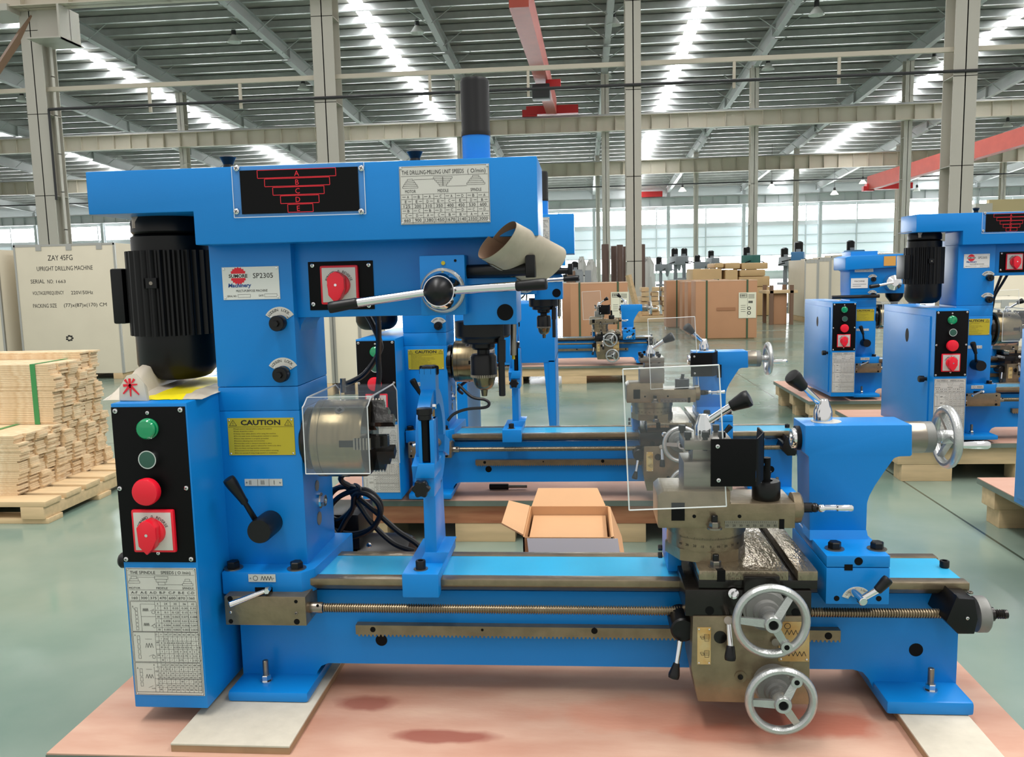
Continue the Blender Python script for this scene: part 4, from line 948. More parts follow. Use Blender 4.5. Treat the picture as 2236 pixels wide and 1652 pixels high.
def make_carriage():
    # apron
    mb = MB(STEELB); mb.pprism([(1513, 1345), (1769, 1345), (1768, 1538), (1524, 1531), (1509, 1459)], 1.425, 1.515, STEELB, .002); ap = mb.build('apron', MACH)
    mb = MB(OILY); mb.pbox(1496, 1288, 1772, 1346, 1.428, 1.70, OILY, .002)
    for px, py, r in ((1549.6, 1333, 9.5), (1738, 1337, 9)): mb.pcyl(px, py, 1.4272, 1.43, r, BLACKP, 18)
    sd = mb.build('saddle', MACH)
    c = W(1601, 1295, 1.428); mb = MB(CHROME); mb.lathe((c.x, 1.428, c.z), (0, -1, .2), [(.009, 0), (.009, .004), (.005, .005), (.005, .009)], 16, CHROME); mb.build('oiler', sd)
    mb = MB(BLACKM); mb.pcyl(1492, 1376, 1.45, 1.52, 27, BLACKM, 28, .003); mb.build('half_nut_hub', ap)
    mb = MB(STEEL, BLACK); grip_lever(mb, W(1485, 1398, 1.44), W(1476.5, 1452, 1.43), W(1470, 1481, 1.425), .0048, .0040, .0062, .0098); mb.build('half_nut_lever', ap)
    mb = MB(STEEL, BLACK); grip_lever(mb, W(1591, 1352, 1.41), W(1595, 1414, 1.40), W(1594, 1442, 1.395), .0045, .0055, .0075, .0095); mb.bar(W(1590, 1354, 1.43), W(1590, 1354, 1.40), .007, m=STEEL); mb.build('feed_lever', ap)
    p = Plate(1522.5, 1369, 1552, 1449.5, 1.4245, mat('oily_white_plate', (196, 186, 140), .4, noise=.4, nscale=30, rgb2=(188, 140, 60)), bev=.0003)
    for v in (.28, .72):
        p.rect(.22, v-.05, .48, v-.01, .0005); p.rect(.52, v-.10, .88, v+.02, .0005); p.rect(.3, v-.01, .5, v+.03, .0005); p.rect(.55, v+.02, .85, v+.08, .0005); p.line(.52, v-.06, .88, v-.06, .0005); p.line(.52, v-.02, .88, v-.02, .0005)
    p.rivets(.0019, iu=.12, iv=.045); p.build('gear_plate', ap)
    p = Plate(1700, 1357, 1767, 1443, 1.4245, mat('oily_yellow_plate', (186, 170, 120), .4, noise=.6, nscale=24, rgb2=(170, 116, 40)), bev=.0003)
    p.ring(.28, .10, .005, .0009); p.zig(.2, .9, .26, .06, 5, .0009); p.zig(.2, .9, .80, .06, 5, .0009); p.rivets(.0022, iu=.08, iv=.06); p.build('thread_plate', ap)
    mb = MB(OILY); mb.pcyl(1617, 1478, 1.4225, 1.426, 13, STEELB, 24); mb.pcyl(1617, 1478, 1.421, 1.426, 6, OILY, 16); mb.build('apron_plug', ap)
    mb = MB(OILY); mb.pcyl(1573, 1391, 1.4235, 1.426, 14, OILY, 24); mb.build('apron_plug', ap)
    mb = MB(STEEL); mb.pcyl(1694, 1402, 1.418, 1.426, 9, STEEL, 18); mb.build('apron_plug', ap)
    # big wheel (cross feed) and lower wheel (carriage)
    for (rx, ry, R, dx, dy, dr, rot, hole, nm, Yd) in ((1684, 1355.5, 84, 1672, 1338, 41, (178, 55, -60), -60, 'ALU', 1.428), (1705.5, 1529, 78, 1695, 1507, 38, (184, 58, -56), 58, 'ALU', 1.425)):
        Yr = 1.362
        c = W(rx, ry, Yr); k = sc(rx, ry, Yr); mb = MB(GREYP)
        mb.lathe((c.x, Yd, c.z), (0, -1, 0), [(R*.58*k, 0), (R*.58*k, .014), (R*.52*k, .016), (R*.52*k, .028), (R*.36*k, .030), (R*.34*k, .040), (.016, .042), (.016, Yd-Yr)], 32, GREYP)
        mb.build('feed_dial', ap)
        handwheel(ap, c, R*k, (0, -1, 0), rot, ALU, .0070, .0165, .030, hole=hole)
    # cross slide
    zs = W(1650, 1246, 1.43).z; zb = W(1650, 1300, 1.43).z
    xl, xr = W(1526, 1270, 1.43).x, W(1786, 1270, 1.43).x; s0, s1 = W(1722, 1250, 1.43).x, W(1742, 1250, 1.43).x
    mb = MB(STEELB, OILY)
    mb.box(xl, s0, 1.43, 1.78, zs-.017, zs, GREASE, .002); mb.box(s1, xr, 1.43, 1.78, zs-.017, zs, GREASE, .002); mb.box(xl, xr, 1.432, 1.78, zb+.012, zs-.017, OILY, .001); mb.box(xl+.012, xr-.012, 1.436, 1.70, zb-.004, zb+.014, OILY)
    mb.box(s0+.03-.10, s0-.03, 1.4315, 1.45, zs-.016, zs-.003, OILY, .001)
    x0, x1 = W(1622, 1255, 1.43).x, W(1700, 1255, 1.43).x; mb.box(x0, x1, 1.418, 1.43, zs-.055, zs-.006, OILY, .002)
    x0, x1 = W(1572, 1150, 1.43).x, W(1590, 1250, 1.43).x
    mb.prism([(W(1566, 1250, 1.43).x, 1.4295, zs+.0006), (W(1584, 1250, 1.43).x, 1.4295, zs+.0006), (W(1570, 1250, 1.43).x, 1.475, zs+.0006), (W(1556, 1250, 1.43).x, 1.475, zs+.0006)], (0, 0, -.02), BLACKP)
    cs = mb.build('cross_slide', MACH)
    mb = MB(BLUE); a = W(1452, 1195, 1.60); x0, x1 = W(1452, 1190, 1.60).x, W(1482, 1190, 1.60).x; mb.box(x0, x1, 1.55, 1.66, W(1465, 1228, 1.6).z, W(1465, 1150, 1.6).z, BLUE, .004); rt = mb.build('travel_stop', sd)
    mb = MB(BLACK); mb.hexbolt(W(1446, 1195, 1.6), (-1, 0, 0), .006, .008, BLACK); mb.hexbolt(W(1446, 1211, 1.6), (-1, 0, 0), .006, .008, BLACK); mb.build('hex_bolt', sd)
    # swivel base
    Yw = 1.535; X = W(1552, 1180, Yw-.07).x; k = sc(1552, 1180, Yw); r = 86*k; zc0 = W(1552, 1152, 1.45).z
    mb = MB(STEELB, OILY); h = zc0-zs
    mb.lathe((X, Yw, zs), (0, 0, 1), [(r*1.0, 0), (r*1.0, h*.30)], 8, STEELB); mb.lathe((X, Yw, zs+h*.3), (0, 0, 1), [(r*.96, 0), (r*.96, h*.36), (r*1.0, h*.37), (r*1.0, h*.96), (r*.9, h)], 48, STEELB)
    for i in range(9):
        a = -PI/2+(i-4)*.2; o = Vector((X+r*.962*math.cos(a), Yw+r*.962*math.sin(a), zs+h*.44)); u = Vector((-math.sin(a), math.cos(a), 0))
        mb.text(str(abs(i-4)*10), o+Vector((math.cos(a), math.sin(a), 0))*.0005, u, (0, 0, 1), .0045, INK)
        for j in range(5):
            b = a+j*.04; q = Vector((X+r*.9625*math.cos(b), Yw+r*.9625*math.sin(b), zs+h*.6)); u2 = Vector((-math.sin(b), math.cos(b), 0))*.0003
            mb.add([q-u2, q+u2, q+u2+Vector((0, 0, .004 if j == 0 else .0025)), q-u2+Vector((0, 0, .004 if j == 0 else .0025))], [(0, 1, 2, 3)], INK)
    sw = mb.build('swivel_base', cs)
    for px, py, zz in ((1563, 1192, zs), (1560, 1150, zs+h)):
        mb = MB(STEEL, BLACK); c = W(px, py, 1.452); mb.lathe((c.x, 1.452, zz-.002), (0, 0, 1), [(.013, 0), (.013, .003)], 18, STEEL); mb.hexbolt((c.x, 1.452, zz), (0, 0, 1), .0095, .011, STEEL); mb.bar((c.x, 1.452, zz+.009), (c.x, 1.452, zz+.022), .0055, m=BLACK, bev=.001); mb.build('clamp_nut', cs)
    # compound slide
    Y0 = 1.462; zb, zm, zt = W(1590, 1153, Y0).z, W(1590, 1099, Y0).z, W(1510, 1072, Y0).z
    x = lambda px: W(px, 1110, Y0).x
    mb = MB(GREASE); mb.mats[0] = STEELB; mb.prism([(x(1438), Y0, zb), (x(1737), Y0, zb), (x(1737), Y0, zm), (x(1595), Y0, zm), (x(1595), Y0, zt), (x(1448), Y0, zt), (x(1436), Y0, zt-.008), (x(1436), Y0, zb+.004)], (0, .10, 0), STEELB, .002)
    mb.box(x(1466), x(1495), Y0-.0008, Y0+.01, W(1480, 1136, Y0).z, W(1480, 1097, Y0).z, BLACKP); mb.box(x(1702), x(1713), Y0-.0008, Y0+.01, zb-.001, W(1700, 1133, Y0).z, BLACKP)
    for px, py in ((1516, 1127), (1615, 1127)): mb.pcyl(px, py, Y0-.0008, Y0, 4, BLACKP, 12)
    mb.box(x(1583), x(1700), Y0-.0005, Y0+.001, W(1640, 1152, Y0).z, W(1640, 1136, Y0).z, STEEL)
    for i in range(8): mb.text(str((i+1)*10), W(1588+i*15, 1147, Y0-.0008), (1, 0, 0), (0, 0, 1), .0042, INK)
    for i in range(28): q = W(1583+i*4.1, 1138, Y0-.0008); mb.box(q.x-.0002, q.x+.0002, q.y, q.y+.0003, q.z-.003, q.z, INK)
    co = mb.build('compound_slide', MACH)
    ya = Y0+.05; a = W(1737, 1120, ya); z0 = W(1737, 1118, Y0).z; L = W(1758, 1118, Y0).x-x(1737)
    mb = MB(STEELB); mb.lathe((x(1737), ya-.02, z0), (1, 0, 0), [(.027, 0), (.027, L-.003), (.024, L)], 32, STEELB); mb.build('feed_dial', co)
    mb = MB(OILY, CHROME); q = Vector((x(1757), ya-.02, z0)); mb.bar(q, q+Vector((.02, 0, 0)), .009, m=OILY); mb.ball(q+Vector((.024, -.004, .001)), .0085, OILY); mb.ball(q+Vector((.033, -.016, .003)), .0075, CHROME)
    mb.build('ball_crank', co)
    for (p, e) in (((.033, -.018, .004), 1862), ((.02, .02, -.006), 1832)):
        mb = MB(CHROME); s = q+Vector(p); ex = W(e, 1112, s.y).x; mb.lathe(s, (1, 0, 0), [(.004, 0), (.0042, (ex-s.x)*.45), (.0062, (ex-s.x)*.5), (.0066, (ex-s.x)*.95), (.005, ex-s.x)], 16, CHROME); mb.build('crank_handle', co)
    c = W(1671, 1100, 1.50); k = sc(1671, 1080, 1.50); mb = MB(BLACK); zz = zm; mb.lathe((c.x, 1.495, zz), (0, 0, 1), [(28*k, 0), (30*k, .003), (30*k, .030), (28*k, .033), (14*k, .033), (13*k, .029)], 28, BLACK); mb.bar((c.x, 1.495, zz+.028), (c.x+.003, 1.495, zz+.05), .006, m=BLACK); mb.build('shield_knob', co)
    # tool post
    mb = MB(GREYP); x = lambda px: W(px, 1040, 1.475).x; z = lambda py: W(1540, py, 1.475).z
    mb.box(x(1493), x(1600), 1.475, 1.555, zt-.003, z(1008), STEEL, .002); mb.box(x(1514), x(1600), 1.485, 1.55, z(1008), z(980), STEEL, .002); mb.box(x(1494), x(1600), 1.475, 1.56, z(982), z(961), STEEL, .002)
    mb.mats[0] = STEEL
    tp = mb.build('tool_post', MACH)
    for px, yy in ((1503, 1.483), (1541, 1.483), (1577, 1.483), (1500, 1.55), (1577, 1.55)):
        mb = MB(BLACK); xx = x(px); mb.bar((xx, yy, z(985)), (xx, yy, z(961)+.008), .0045, m=BLACK); mb.box(xx-.006, xx+.006, yy-.006, yy+.006, z(961)+.004, z(961)+.014, BLACK, .001); mb.build('clamp_screw', tp)
    cx = W(1536, 930, 1.515).x; k = sc(1536, 930, 1.515); z = lambda py: W(1536, py, 1.515).z
    mb = MB(CHROME); zq = W(1540, 961, 1.475).z; mb.lathe((cx, 1.515, zq), (0, 0, 1), [(20*k, 0), (20*k, z(931)-zq), (11*k, z(905)-zq), (9*k, z(904)-zq)], 24, CHROME); mb.build('lever_hub', tp)
    mb = MB(CHROME, BLACK); grip_lever(mb, W(1546, 919, 1.512), W(1600, 885, 1.50), W(1638, 867, 1.492), .0062, .0068, .0105, .0155); mb.build('clamp_lever', tp)
    # black bracket with its clear shield
    mb = MB(BLACKP); mb.pbox(1552, 958, 1651, 1062, 1.405, 1.408, BLACKP, .0008); a, b = W(1651, 1010, 1.405).x, W(1677, 1010, 1.405).x
    zz0, zz1 = W(1600, 1062, 1.405).z, W(1600, 958, 1.405).z
    mb.prism([(a, 1.405, zz0), (a, 1.405, zz1), (b, 1.45, zz1+.002), (b, 1.45, zz0)], (.003, 0.002, 0), BLACKP)
    mb.prism([(b, 1.45, zz0), (b, 1.45, zz1+.002), (b+.001, 1.50, zz1+.002), (b-.004, 1.50, zz0+.01)], (.003, 0, 0), BLACKP)
    mb.bar((W(1671, 1075, 1.495).x, 1.492, zm+.03), (W(1671, 1075, 1.495).x, 1.492, zz0+.03), .008, m=BLACKP); mb.box(W(1660, 1050, 1.49).x, b+.002, 1.48, 1.50, zz0+.01, zz0+.03, BLACKP)
    sb = mb.build('shield_bracket', MACH)
    mb = MB(CHROME)
    for px, py in ((1567, 974), (1569, 1048)): mb.screw(px, py, 1.405, 5)
    for zz in (zz1-.012, zz0+.025): mb.lathe((b+.003, 1.46, zz), (1, -.3, 0), [(.004, 0), (.0035, .002), (.001, .003)], 10, CHROME)
    mb.build('screw', sb)
    q = [W(1360, 806, 1.411), W(1570, 796.5, 1.411), W(1586.6, 1105.5, 1.411), W(1374, 1114, 1.411)]
    xl = (q[0].x+q[3].x)/2; xr2 = (q[1].x+q[2].x)/2
    mb = MB(CLEAR, CLEARE); mb.prism(q, (0, .003, 0), CLEAR)
    for i in range(4): mb.tube([q[i]+Vector((0, .0015, 0)), q[(i+1) % 4]+Vector((0, .0015, 0))], .0012, 5, CLEARE, smooth=False)
    mb.build('clear_shield', sb)
make_carriage()

def make_tailstock():
    Yf = 1.558; zt = W(1875, 928, Yf).z
    mb = MB(BLUE); P = [(1758, 928), (1992, 928), (1992, 993), (1988, 996), (1964, 996.5), (1953, 1000), (1932, 1029), (1911, 1060), (1899, 1082), (1894, 1098), (1891.6, 1166), (1768, 1166), (1766, 997), (1758, 990)]
    q = [W(a, b, Yf) for a, b in P]; q[0].x = q[-1].x = (q[0].x+q[-1].x)/2; q[1].z = q[0].z = zt
    mb.prism(q, (0, .088, 0), BLUE, .003)
    ts = mb.build('tailstock', MACH)
    Y0, Y1 = 1.458, 1.70; x0, x1 = W(1804, 1265, Y0).x, W(1943, 1265, Y0).x; zt2 = W(1874, 1213, Y0).z; zs = W(1874, 1239, Y0).z; zb = W(1872, 1319, Y0).z
    mb = MB(BLUE); mb.box(x0, x1, Y0, Y1, zs+.0006, zt2, BLUE, .002); mb.prism([(x0, Y0, zb), (x0, Y0, zs-.0004), (x0, Y1, zs-.0004), (x0, Y1, ZT+.0005), (x0, 1.5135, ZT+.0005), (x0, 1.5135, zb)], (x1-x0, 0, 0), BLUE, .002)
    z9 = W(1830, 1166, Yf).z; mb.prism([(q[-3].x-.002, Yf-.008, zt2-.002), (q[-4].x+.002, Yf-.008, zt2-.002), (q[-4].x, Yf-.001, z9+.008), (q[-3].x, Yf-.001, z9+.008)], (0, .05, 0), BLUE)
    mb.pbox(1844, 1232, 1862, 1245, Y0-.0006, Y0+.004, BLACKP)
    for px, py, r in ((1875, 1225, 9), (1827, 1306, 6), (1919, 1306.5, 6)): mb.pcyl(px, py, Y0-.0006, Y0+.002, r, BLACKP, 16)
    tb = mb.build('tailstock_base', MACH)
    for px in (1822, 1914.5):
        mb = MB(BLACK, STEEL); c = W(px, 1205, 1.495); mb.hexbolt((c.x, 1.495, zt2), (0, 0, 1), .0115, .012, BLACK, STEEL); mb.build('hex_bolt', tb)
    mb = MB(PLATE); c = W(1871, 1313, Y0); k = sc(1871, 1313, Y0); arc_plate(mb, c, 20*k, 34*k, .5, PI-.35, PLATE, .0012, (('LOOSEN', 2.5, 1.75), ('LOCK', 1.25, .75))); mb.build('lock_plate', tb)
    mb = MB(CHROME, BLACK); e = W(1886, 1314, Y0-.035); mb.bar((e.x-.006, Y0, e.z+.004), e, .0075, m=CHROME, bev=.001); grip_lever(mb, e+Vector((-.002, .008, .002)), W(1918, 1286, Y0-.03), W(1941, 1262, Y0-.03), .0055, .0062, .0078, .0092); mb.build('lock_lever', tb)
    zc = W(1740, 955.5, YA).z; X = lambda px: W(px, 955, YA).x
    mb = MB(STEEL, BLACKP); xb = q[0].x; L = xb-X(1727); mb.lathe((xb+.002, YA, zc), (-1, 0, 0), [(.019, 0), (.019, L-.001), (.017, L+.002), (.0105, L+.002), (.007, L-.02)], 28, CHROME); mb.lathe((xb+.004, YA, zc), (-1, 0, 0), [(.023, 0), (.023, .012)], 28, BLACKM); mb.build('quill', ts)
    x0 = q[1].x; x1 = X(2013); x2 = X(2034); r = .0295
    mb = MB(ALU, GREYP); mb.lathe((x0-.001, YA, zc), (1, 0, 0), [(r, 0), (r, x1-x0), (r*.99, x1-x0+.001)], 36, STEEL); mb.lathe((x1, YA, zc), (1, 0, 0), [(r*.98, 0), (r*.98, x2-x1-.002), (r*.9, x2-x1), (.012, x2-x1)], 36, GREYP); mb.build('feed_dial', ts)
    cx = X(2052); c = Vector((cx, YA, zc)); mb = MB(ALU)
    mb.bar((x2-.002, YA, zc), (cx+.01, YA, zc), .012, m=ALU); mb.build('screw_shaft', ts)
    handwheel(ts, c+Vector((.012, 0, 0)), .0585, (1, 0, 0), (0, 120, 240), ALU, .0072, .014, .03)
    mb = MB(CHROME); s = c+Vector((.014, -.048, -.006)); ex = W(2161, 960, s.y).x; mb.lathe(s, (1, 0, 0), [(.005, 0), (.006, .01), (.0072, (ex-s.x)*.5), (.0078, (ex-s.x)*.92), (.006, ex-s.x)], 18, CHROME); mb.build('crank_handle', ts)
    # quill lock
    cx = W(1797, 895, 1.60).x; k = sc(1797, 895, 1.6); h = W(1797, 872, 1.60).z-zt
    mb = MB(CHROME, STEEL); mb.lathe((cx+.006, 1.6, zt), (0, 0, 1), [(.027, 0), (.027, .0012)], 24, PLATE); mb.lathe((cx, 1.6, zt+.001), (0, 0, 1), [(20*k, 0), (20*k, h*.45), (12*k, h*.95), (10*k, h)], 12, CHROME); mb.build('lever_hub', ts)
    mb = MB(CHROME, BLACK); p0 = Vector((cx-.004, 1.6, zt+h*.8)); grip_lever(mb, p0, W(1752, 843, 1.575), W(1727, 819, 1.565), .0058, .0062, .0105, .0150); mb.build('quill_lock_lever', ts)
make_tailstock()

def make_cables():
    mb = MB(TUBE); mb.tube([W(797, 680, 1.69), W(812, 705, 1.72), W(829, 745, 1.76), W(828, 768, 1.77), W(800, 812, 1.79), W(770, 832, 1.81), W(740, 842, 1.83)], .0062, 8, TUBE); mb.build('power_cord', MACH)
    mb = MB(TUBE); mb.tube([W(824, 680, 1.69), W(827, 720, 1.72), W(826, 780, 1.76), W(826, 840, 1.77), W(800, 980, 1.77), W(745, 1040, 1.78), W(762, 1060, 1.80)], .0062, 8, TUBE); mb.build('power_cord', MACH)
make_cables()
ORG = Vector((0, 0, 0))
# ================================================================ the other machines, copied whole with their parts
def place_copy(label, dx, dy, dz, skip=(), scale=1.0, rz=0.0):
    c = MACH.copy(); COL.objects.link(c); c.location = MACH.location+Vector((dx, dy, dz)); c.scale = (scale,)*3; c.rotation_euler.z = rz; c['label'] = label
    for ch in list(MACH.children):
        if ch.name.split('.')[0] in skip: continue
        copy_tree(ch, c)
    c['group'] = 'blue lathe and mill machines'
    return c
MACH['group'] = 'blue lathe and mill machines'
SECOND = place_copy('blue lathe and mill directly behind the front one, seen between its column and tailstock', -.02+.07, 1.45, 0, skip=('chuck_guard',))
for ch in SECOND.children:
    k = ch.name.split('.')[0]
    if k in ('apron', 'saddle', 'cross_slide', 'compound_slide', 'tool_post'): ch.location.x -= .03
    if k == 'shield_bracket': ch.location += Vector((.105, .05, 0))
    if k in ('tailstock', 'tailstock_base'): ch.location.x -= .065
place_copy('small far blue lathe standing before the strapped carton with the white sheet', -.07, 5.94, 0)
p = W(335, 1055, 1.415); q = W(2077, 745, 3.79); sR1 = 1.0
DX1 = q.x-p.x*sR1
place_copy('blue lathe and mill with full black motor shown, beyond the tailstock handwheel', DX1, 3.79-1.415, .016, scale=sR1)
q = W(2212, 1037, 2.83); p = W(268, 1212, 1.415)
DX2 = q.x-p.x+.006
place_copy('blue machine cut off by the frame edge, only its cabinet door showing', DX2, 2.83-2.05, 0)
q = W(1842, 745, 5.2); p = W(335, 1055, 1.415); DX3, DY3 = q.x-p.x, 5.2-1.415
R3 = place_copy('far blue lathe with a wedge-shaped drill head beside the cream crates', DX3, DY3, .0, skip=('belt_cover', 'drill_head', 'drive_motor', 'power_cord'))
ORG = R3.location.copy()
def wedge_head():
    o = Vector((DX3, DY3, 0)); f = lambda px, py, Y=5.33: W(px, py, Y)
    mb = MB(BLUE); mb.prism([f(1856, 640), f(1856, 592), f(1847, 588), f(1846, 562), f(1858, 558), f(2010, 552), f(2010, 640)], (0, .2, 0), BLUE, .006)
    mb.prism([f(1846, 590, 5.30), f(1846, 562, 5.30), f(1858, 558, 5.30), f(2010, 552, 5.30), f(2010, 580, 5.30)], (0, .25, 0), BLUE, .008)
    h = mb.build('wedge_head', R3)
    p = Plate(1858, 607, 1895, 629, 5.328, WHITEP); p.t('MACHINE', .5, .3, .16, .6); p.line(.1, .6, .9, .6, .002); p.line(.1, .8, .6, .8, .002); p.build('name_plate', h)
    p = Plate(1930, 559, 1956, 580, 5.298, mat('orange_plate', (205, 150, 70), .5)); p.build('speed_plate', h)
    mb = MB(CHROME, BLACK); c = W(1950, 617, 5.30); mb.lathe((c.x, 5.33, c.z), (0, -1, 0), [(.05, 0), (.045, .05), (.02, .07)], 20, CHROME); mb.build('feed_hub', h)
    mb = MB(CHROME, BLACK); grip_lever(mb, W(1950, 617, 5.26), W(1918, 623, 5.24), W(1899, 626, 5.23), .008, .008, .011, .012); mb.build('feed_lever', h)
    mb = MB(BLACK); mb.bar(W(1816, 649, 5.3), W(1920, 646, 5.3), .011, m=BLACK, n=10); mb.build('table_lever', h)
    mb = MB(BLACKM); a = W(1953, 640, 5.4); mb.lathe(a-Vector((0, 0, .11)), (0, 0, 1), [(.012, 0), (.03, .02), (.02, .05), (.05, .09), (.055, .12)], 16, BLACKM); mb.build('drill_chuck', h)
wedge_head()
ORG = Vector((0, 0, 0))

# ================================================================ pallets and what lies on them
def ply(name, c1, c2, sc_=2.2, stains=()):
    m = mat(name, c1, .6, noise=1, nscale=sc_, rgb2=c2, stretch=(1, 3, 1), bump=.15, bscale=60)
    nt = m.node_tree; p = nt.nodes['Principled BSDF']
    if stains:
        tc = nt.nodes.new('ShaderNodeTexCoord'); n = nt.nodes.new('ShaderNodeTexNoise'); n.inputs['Scale'].default_value = 9; n.inputs['Detail'].default_value = 4
        nt.links.new(tc.outputs['Object'], n.inputs['Vector'])
        for (x, y, rx, ry, col, amt) in stains:
            mp = nt.nodes.new('ShaderNodeMapping'); mp.inputs['Location'].default_value = (-x/rx, -y/ry, 0); mp.inputs['Scale'].default_value = (1/rx, 1/ry, 0)
            nt.links.new(tc.outputs['Object'], mp.inputs['Vector'])
            ln = nt.nodes.new('ShaderNodeVectorMath'); ln.operation = 'LENGTH'; nt.links.new(mp.outputs[0], ln.inputs[0])
            ad = nt.nodes.new('ShaderNodeMath'); ad.operation = 'MULTIPLY_ADD'; nt.links.new(n.outputs['Fac'], ad.inputs[0]); ad.inputs[1].default_value = 1.6; nt.links.new(ln.outputs['Value'], ad.inputs[2])
            mr = nt.nodes.new('ShaderNodeMapRange'); mr.inputs[1].default_value = 1.5; mr.inputs[2].default_value = 1.95; mr.inputs[3].default_value = amt; mr.inputs[4].default_value = 0
            nt.links.new(ad.outputs[0], mr.inputs[0])
            mx = nt.nodes.new('ShaderNodeMix'); mx.data_type = 'RGBA'; nt.links.new(mr.outputs[0], mx.inputs[0]); src = p.inputs['Base Color'].links[0].from_socket
            nt.links.new(src, mx.inputs[6]); mx.inputs[7].default_value = lin(col)+(1,); nt.links.new(mx.outputs[2], p.inputs['Base Color'])
    return m
ZD = ZF-.016
_A, _B = WZ(105, 1640, ZD), WZ(2170, 1525, ZD)
def st(px, py, rx, ry, col, amt): a = WZ(px, py, ZD); return (a.x-(_A.x+_B.x)/2, a.y-(_A.y-.005+2.34)/2, rx, ry, col, amt)
PLY = ply('red_plywood', (204, 168, 146), (176, 124, 102), 4, [st(800, 1535, .07, .035, (132, 66, 52), .75), st(985, 1608, .085, .022, (138, 68, 54), .8), st(1780, 1580, .10, .05, (168, 84, 58), .7), st(1600, 1600, .12, .03, (170, 92, 70), .45), st(1420, 1560, .2, .06, (196, 120, 92), .4)])
PLY2 = ply('pale_red_plywood', (214, 176, 156), (192, 142, 120), 3)
PLYE = mat('green_film_edge', (112, 124, 112), .6, noise=.4, nscale=8)
PINE = mat('pine_wood', (222, 192, 148), .6, noise=.25, nscale=5, stretch=(1, 8, 8))
PINER = mat('red_pine_wood', (196, 136, 98), .6, noise=.35, nscale=5, stretch=(1, 8, 8), rgb2=(160, 92, 62))
PLYK = mat('plywood_strip', (236, 216, 182), .65, noise=.3, nscale=30, rgb2=(208, 174, 130))
def pallet(x0, x1, y0, y1, zt, label, deck, beam, nb=3, pale=PINE, th=.016, rot=0):
    root = empty('pallet', ((x0+x1)/2, (y0+y1)/2, 0), label, 'pallet', 'machine pallets'); org = root.location
    mb = MB(deck, PLYE); mb.box(x0, x1, y0, y1, zt-th*.2, zt, deck, .0005); mb.box(x0-.001, x1+.001, y0-.001, y1+.001, zt-th*1.4, zt-th*.2, PLYE)
    mb.build('deck', root, org=org)
    zs = zt-th*1.4; hb = (zs)*.5
    for y in (y0+.02, (y0+y1)/2-.05, y1-.12):
        mb = MB(beam); mb.box(x0+.01, x1-.01, y, y+.1, zs-hb, zs, beam, .002); mb.build('stringer', root, org=org)
    for y in (y0+.02, (y0+y1)/2-.05, y1-.12):
        for i in range(nb):
            x = x0+.03+(x1-x0-.06-.22)*i/(nb-1)
            mb = MB(pale); mb.box(x, x+.22, y+.002, y+.1, 0, zs-hb, pale, .002); mb.build('block', root, org=org)
    if rot: root.rotation_euler.z = rot
    return root
a = WZ(105, 1640, ZD); b = WZ(2170, 1525, ZD)
pallet(a.x, b.x, a.y-.005, 2.34, ZD, 'front pallet with stained red plywood deck under the large lathe', PLY, PINER)
pallet(-.98, .72, 2.97, 3.85, ZD, 'second pallet with red plank beam under the lathe behind', PLY2, PINER, 4)
pallet(-1.35, .62, 7.42, 8.4, ZD-.001, 'far pallet of pale pine carrying the small far lathe', PLY2, PINE, 4)
x = W(2092, 962, 3.92).x
pallet(DX1-.95, DX1+.8, 3.86, 4.8, ZD+.016, 'pallet with pale pine sides under the lathe past the tailstock handwheel', PLY2, PINE, 4)
a = WZ(2134, 1042, ZD)
pallet(a.x, a.x+1.7, a.y-1.0, a.y, ZD, 'pallet corner jutting in at the frame edge under the cut off machine', PLY2, PINE, 3)
pallet(DX3-.95, DX3+.75, 5.24, 6.2, ZD, 'pine pallet under the far lathe with the wedge-shaped head', PLY2, PINE, 4)
PLANKM = mat('grey_mdf_board', (204, 196, 178), .6, noise=.15, nscale=40, bump=.2, bscale=120)
PLANKE = mat('board_edge', (170, 138, 104), .7, noise=.3, nscale=20)
for (p0, p1, lab) in ((WZ(372, 1622, ZF), WZ(628, 1634, ZF), 'pale spacer board under the foot beside the gear cabinet'), (WZ(1966, 1563, ZF), WZ(2117, 1563, ZF), 'pale spacer board under the tailstock-end foot')):
    y0 = p0.y if p0.y < 1.44 else 1.32; x0, x1 = p0.x, p1.x
    if p0.y > 1.44: y0 = 1.335
    mb = MB(PLANKM, PLANKE); mb.box(x0, x1, y0, 1.72, ZF-.004, ZF-.0003, PLANKM, .001); mb.box(x0+.0004, x1-.0004, y0+.0006, 1.72, ZD+.0003, ZF-.004, PLANKE)
    if x0 < 0: mb.box(x0+.02, x1-.01, y0+.02, y0+.03, ZD+.0005, ZF-.005, PLANKE)
    tag(mb.build('spacer_board', org=((x0+x1)/2, 1.8, ZD)), lab, 'board', 'spacer boards under the front machine')
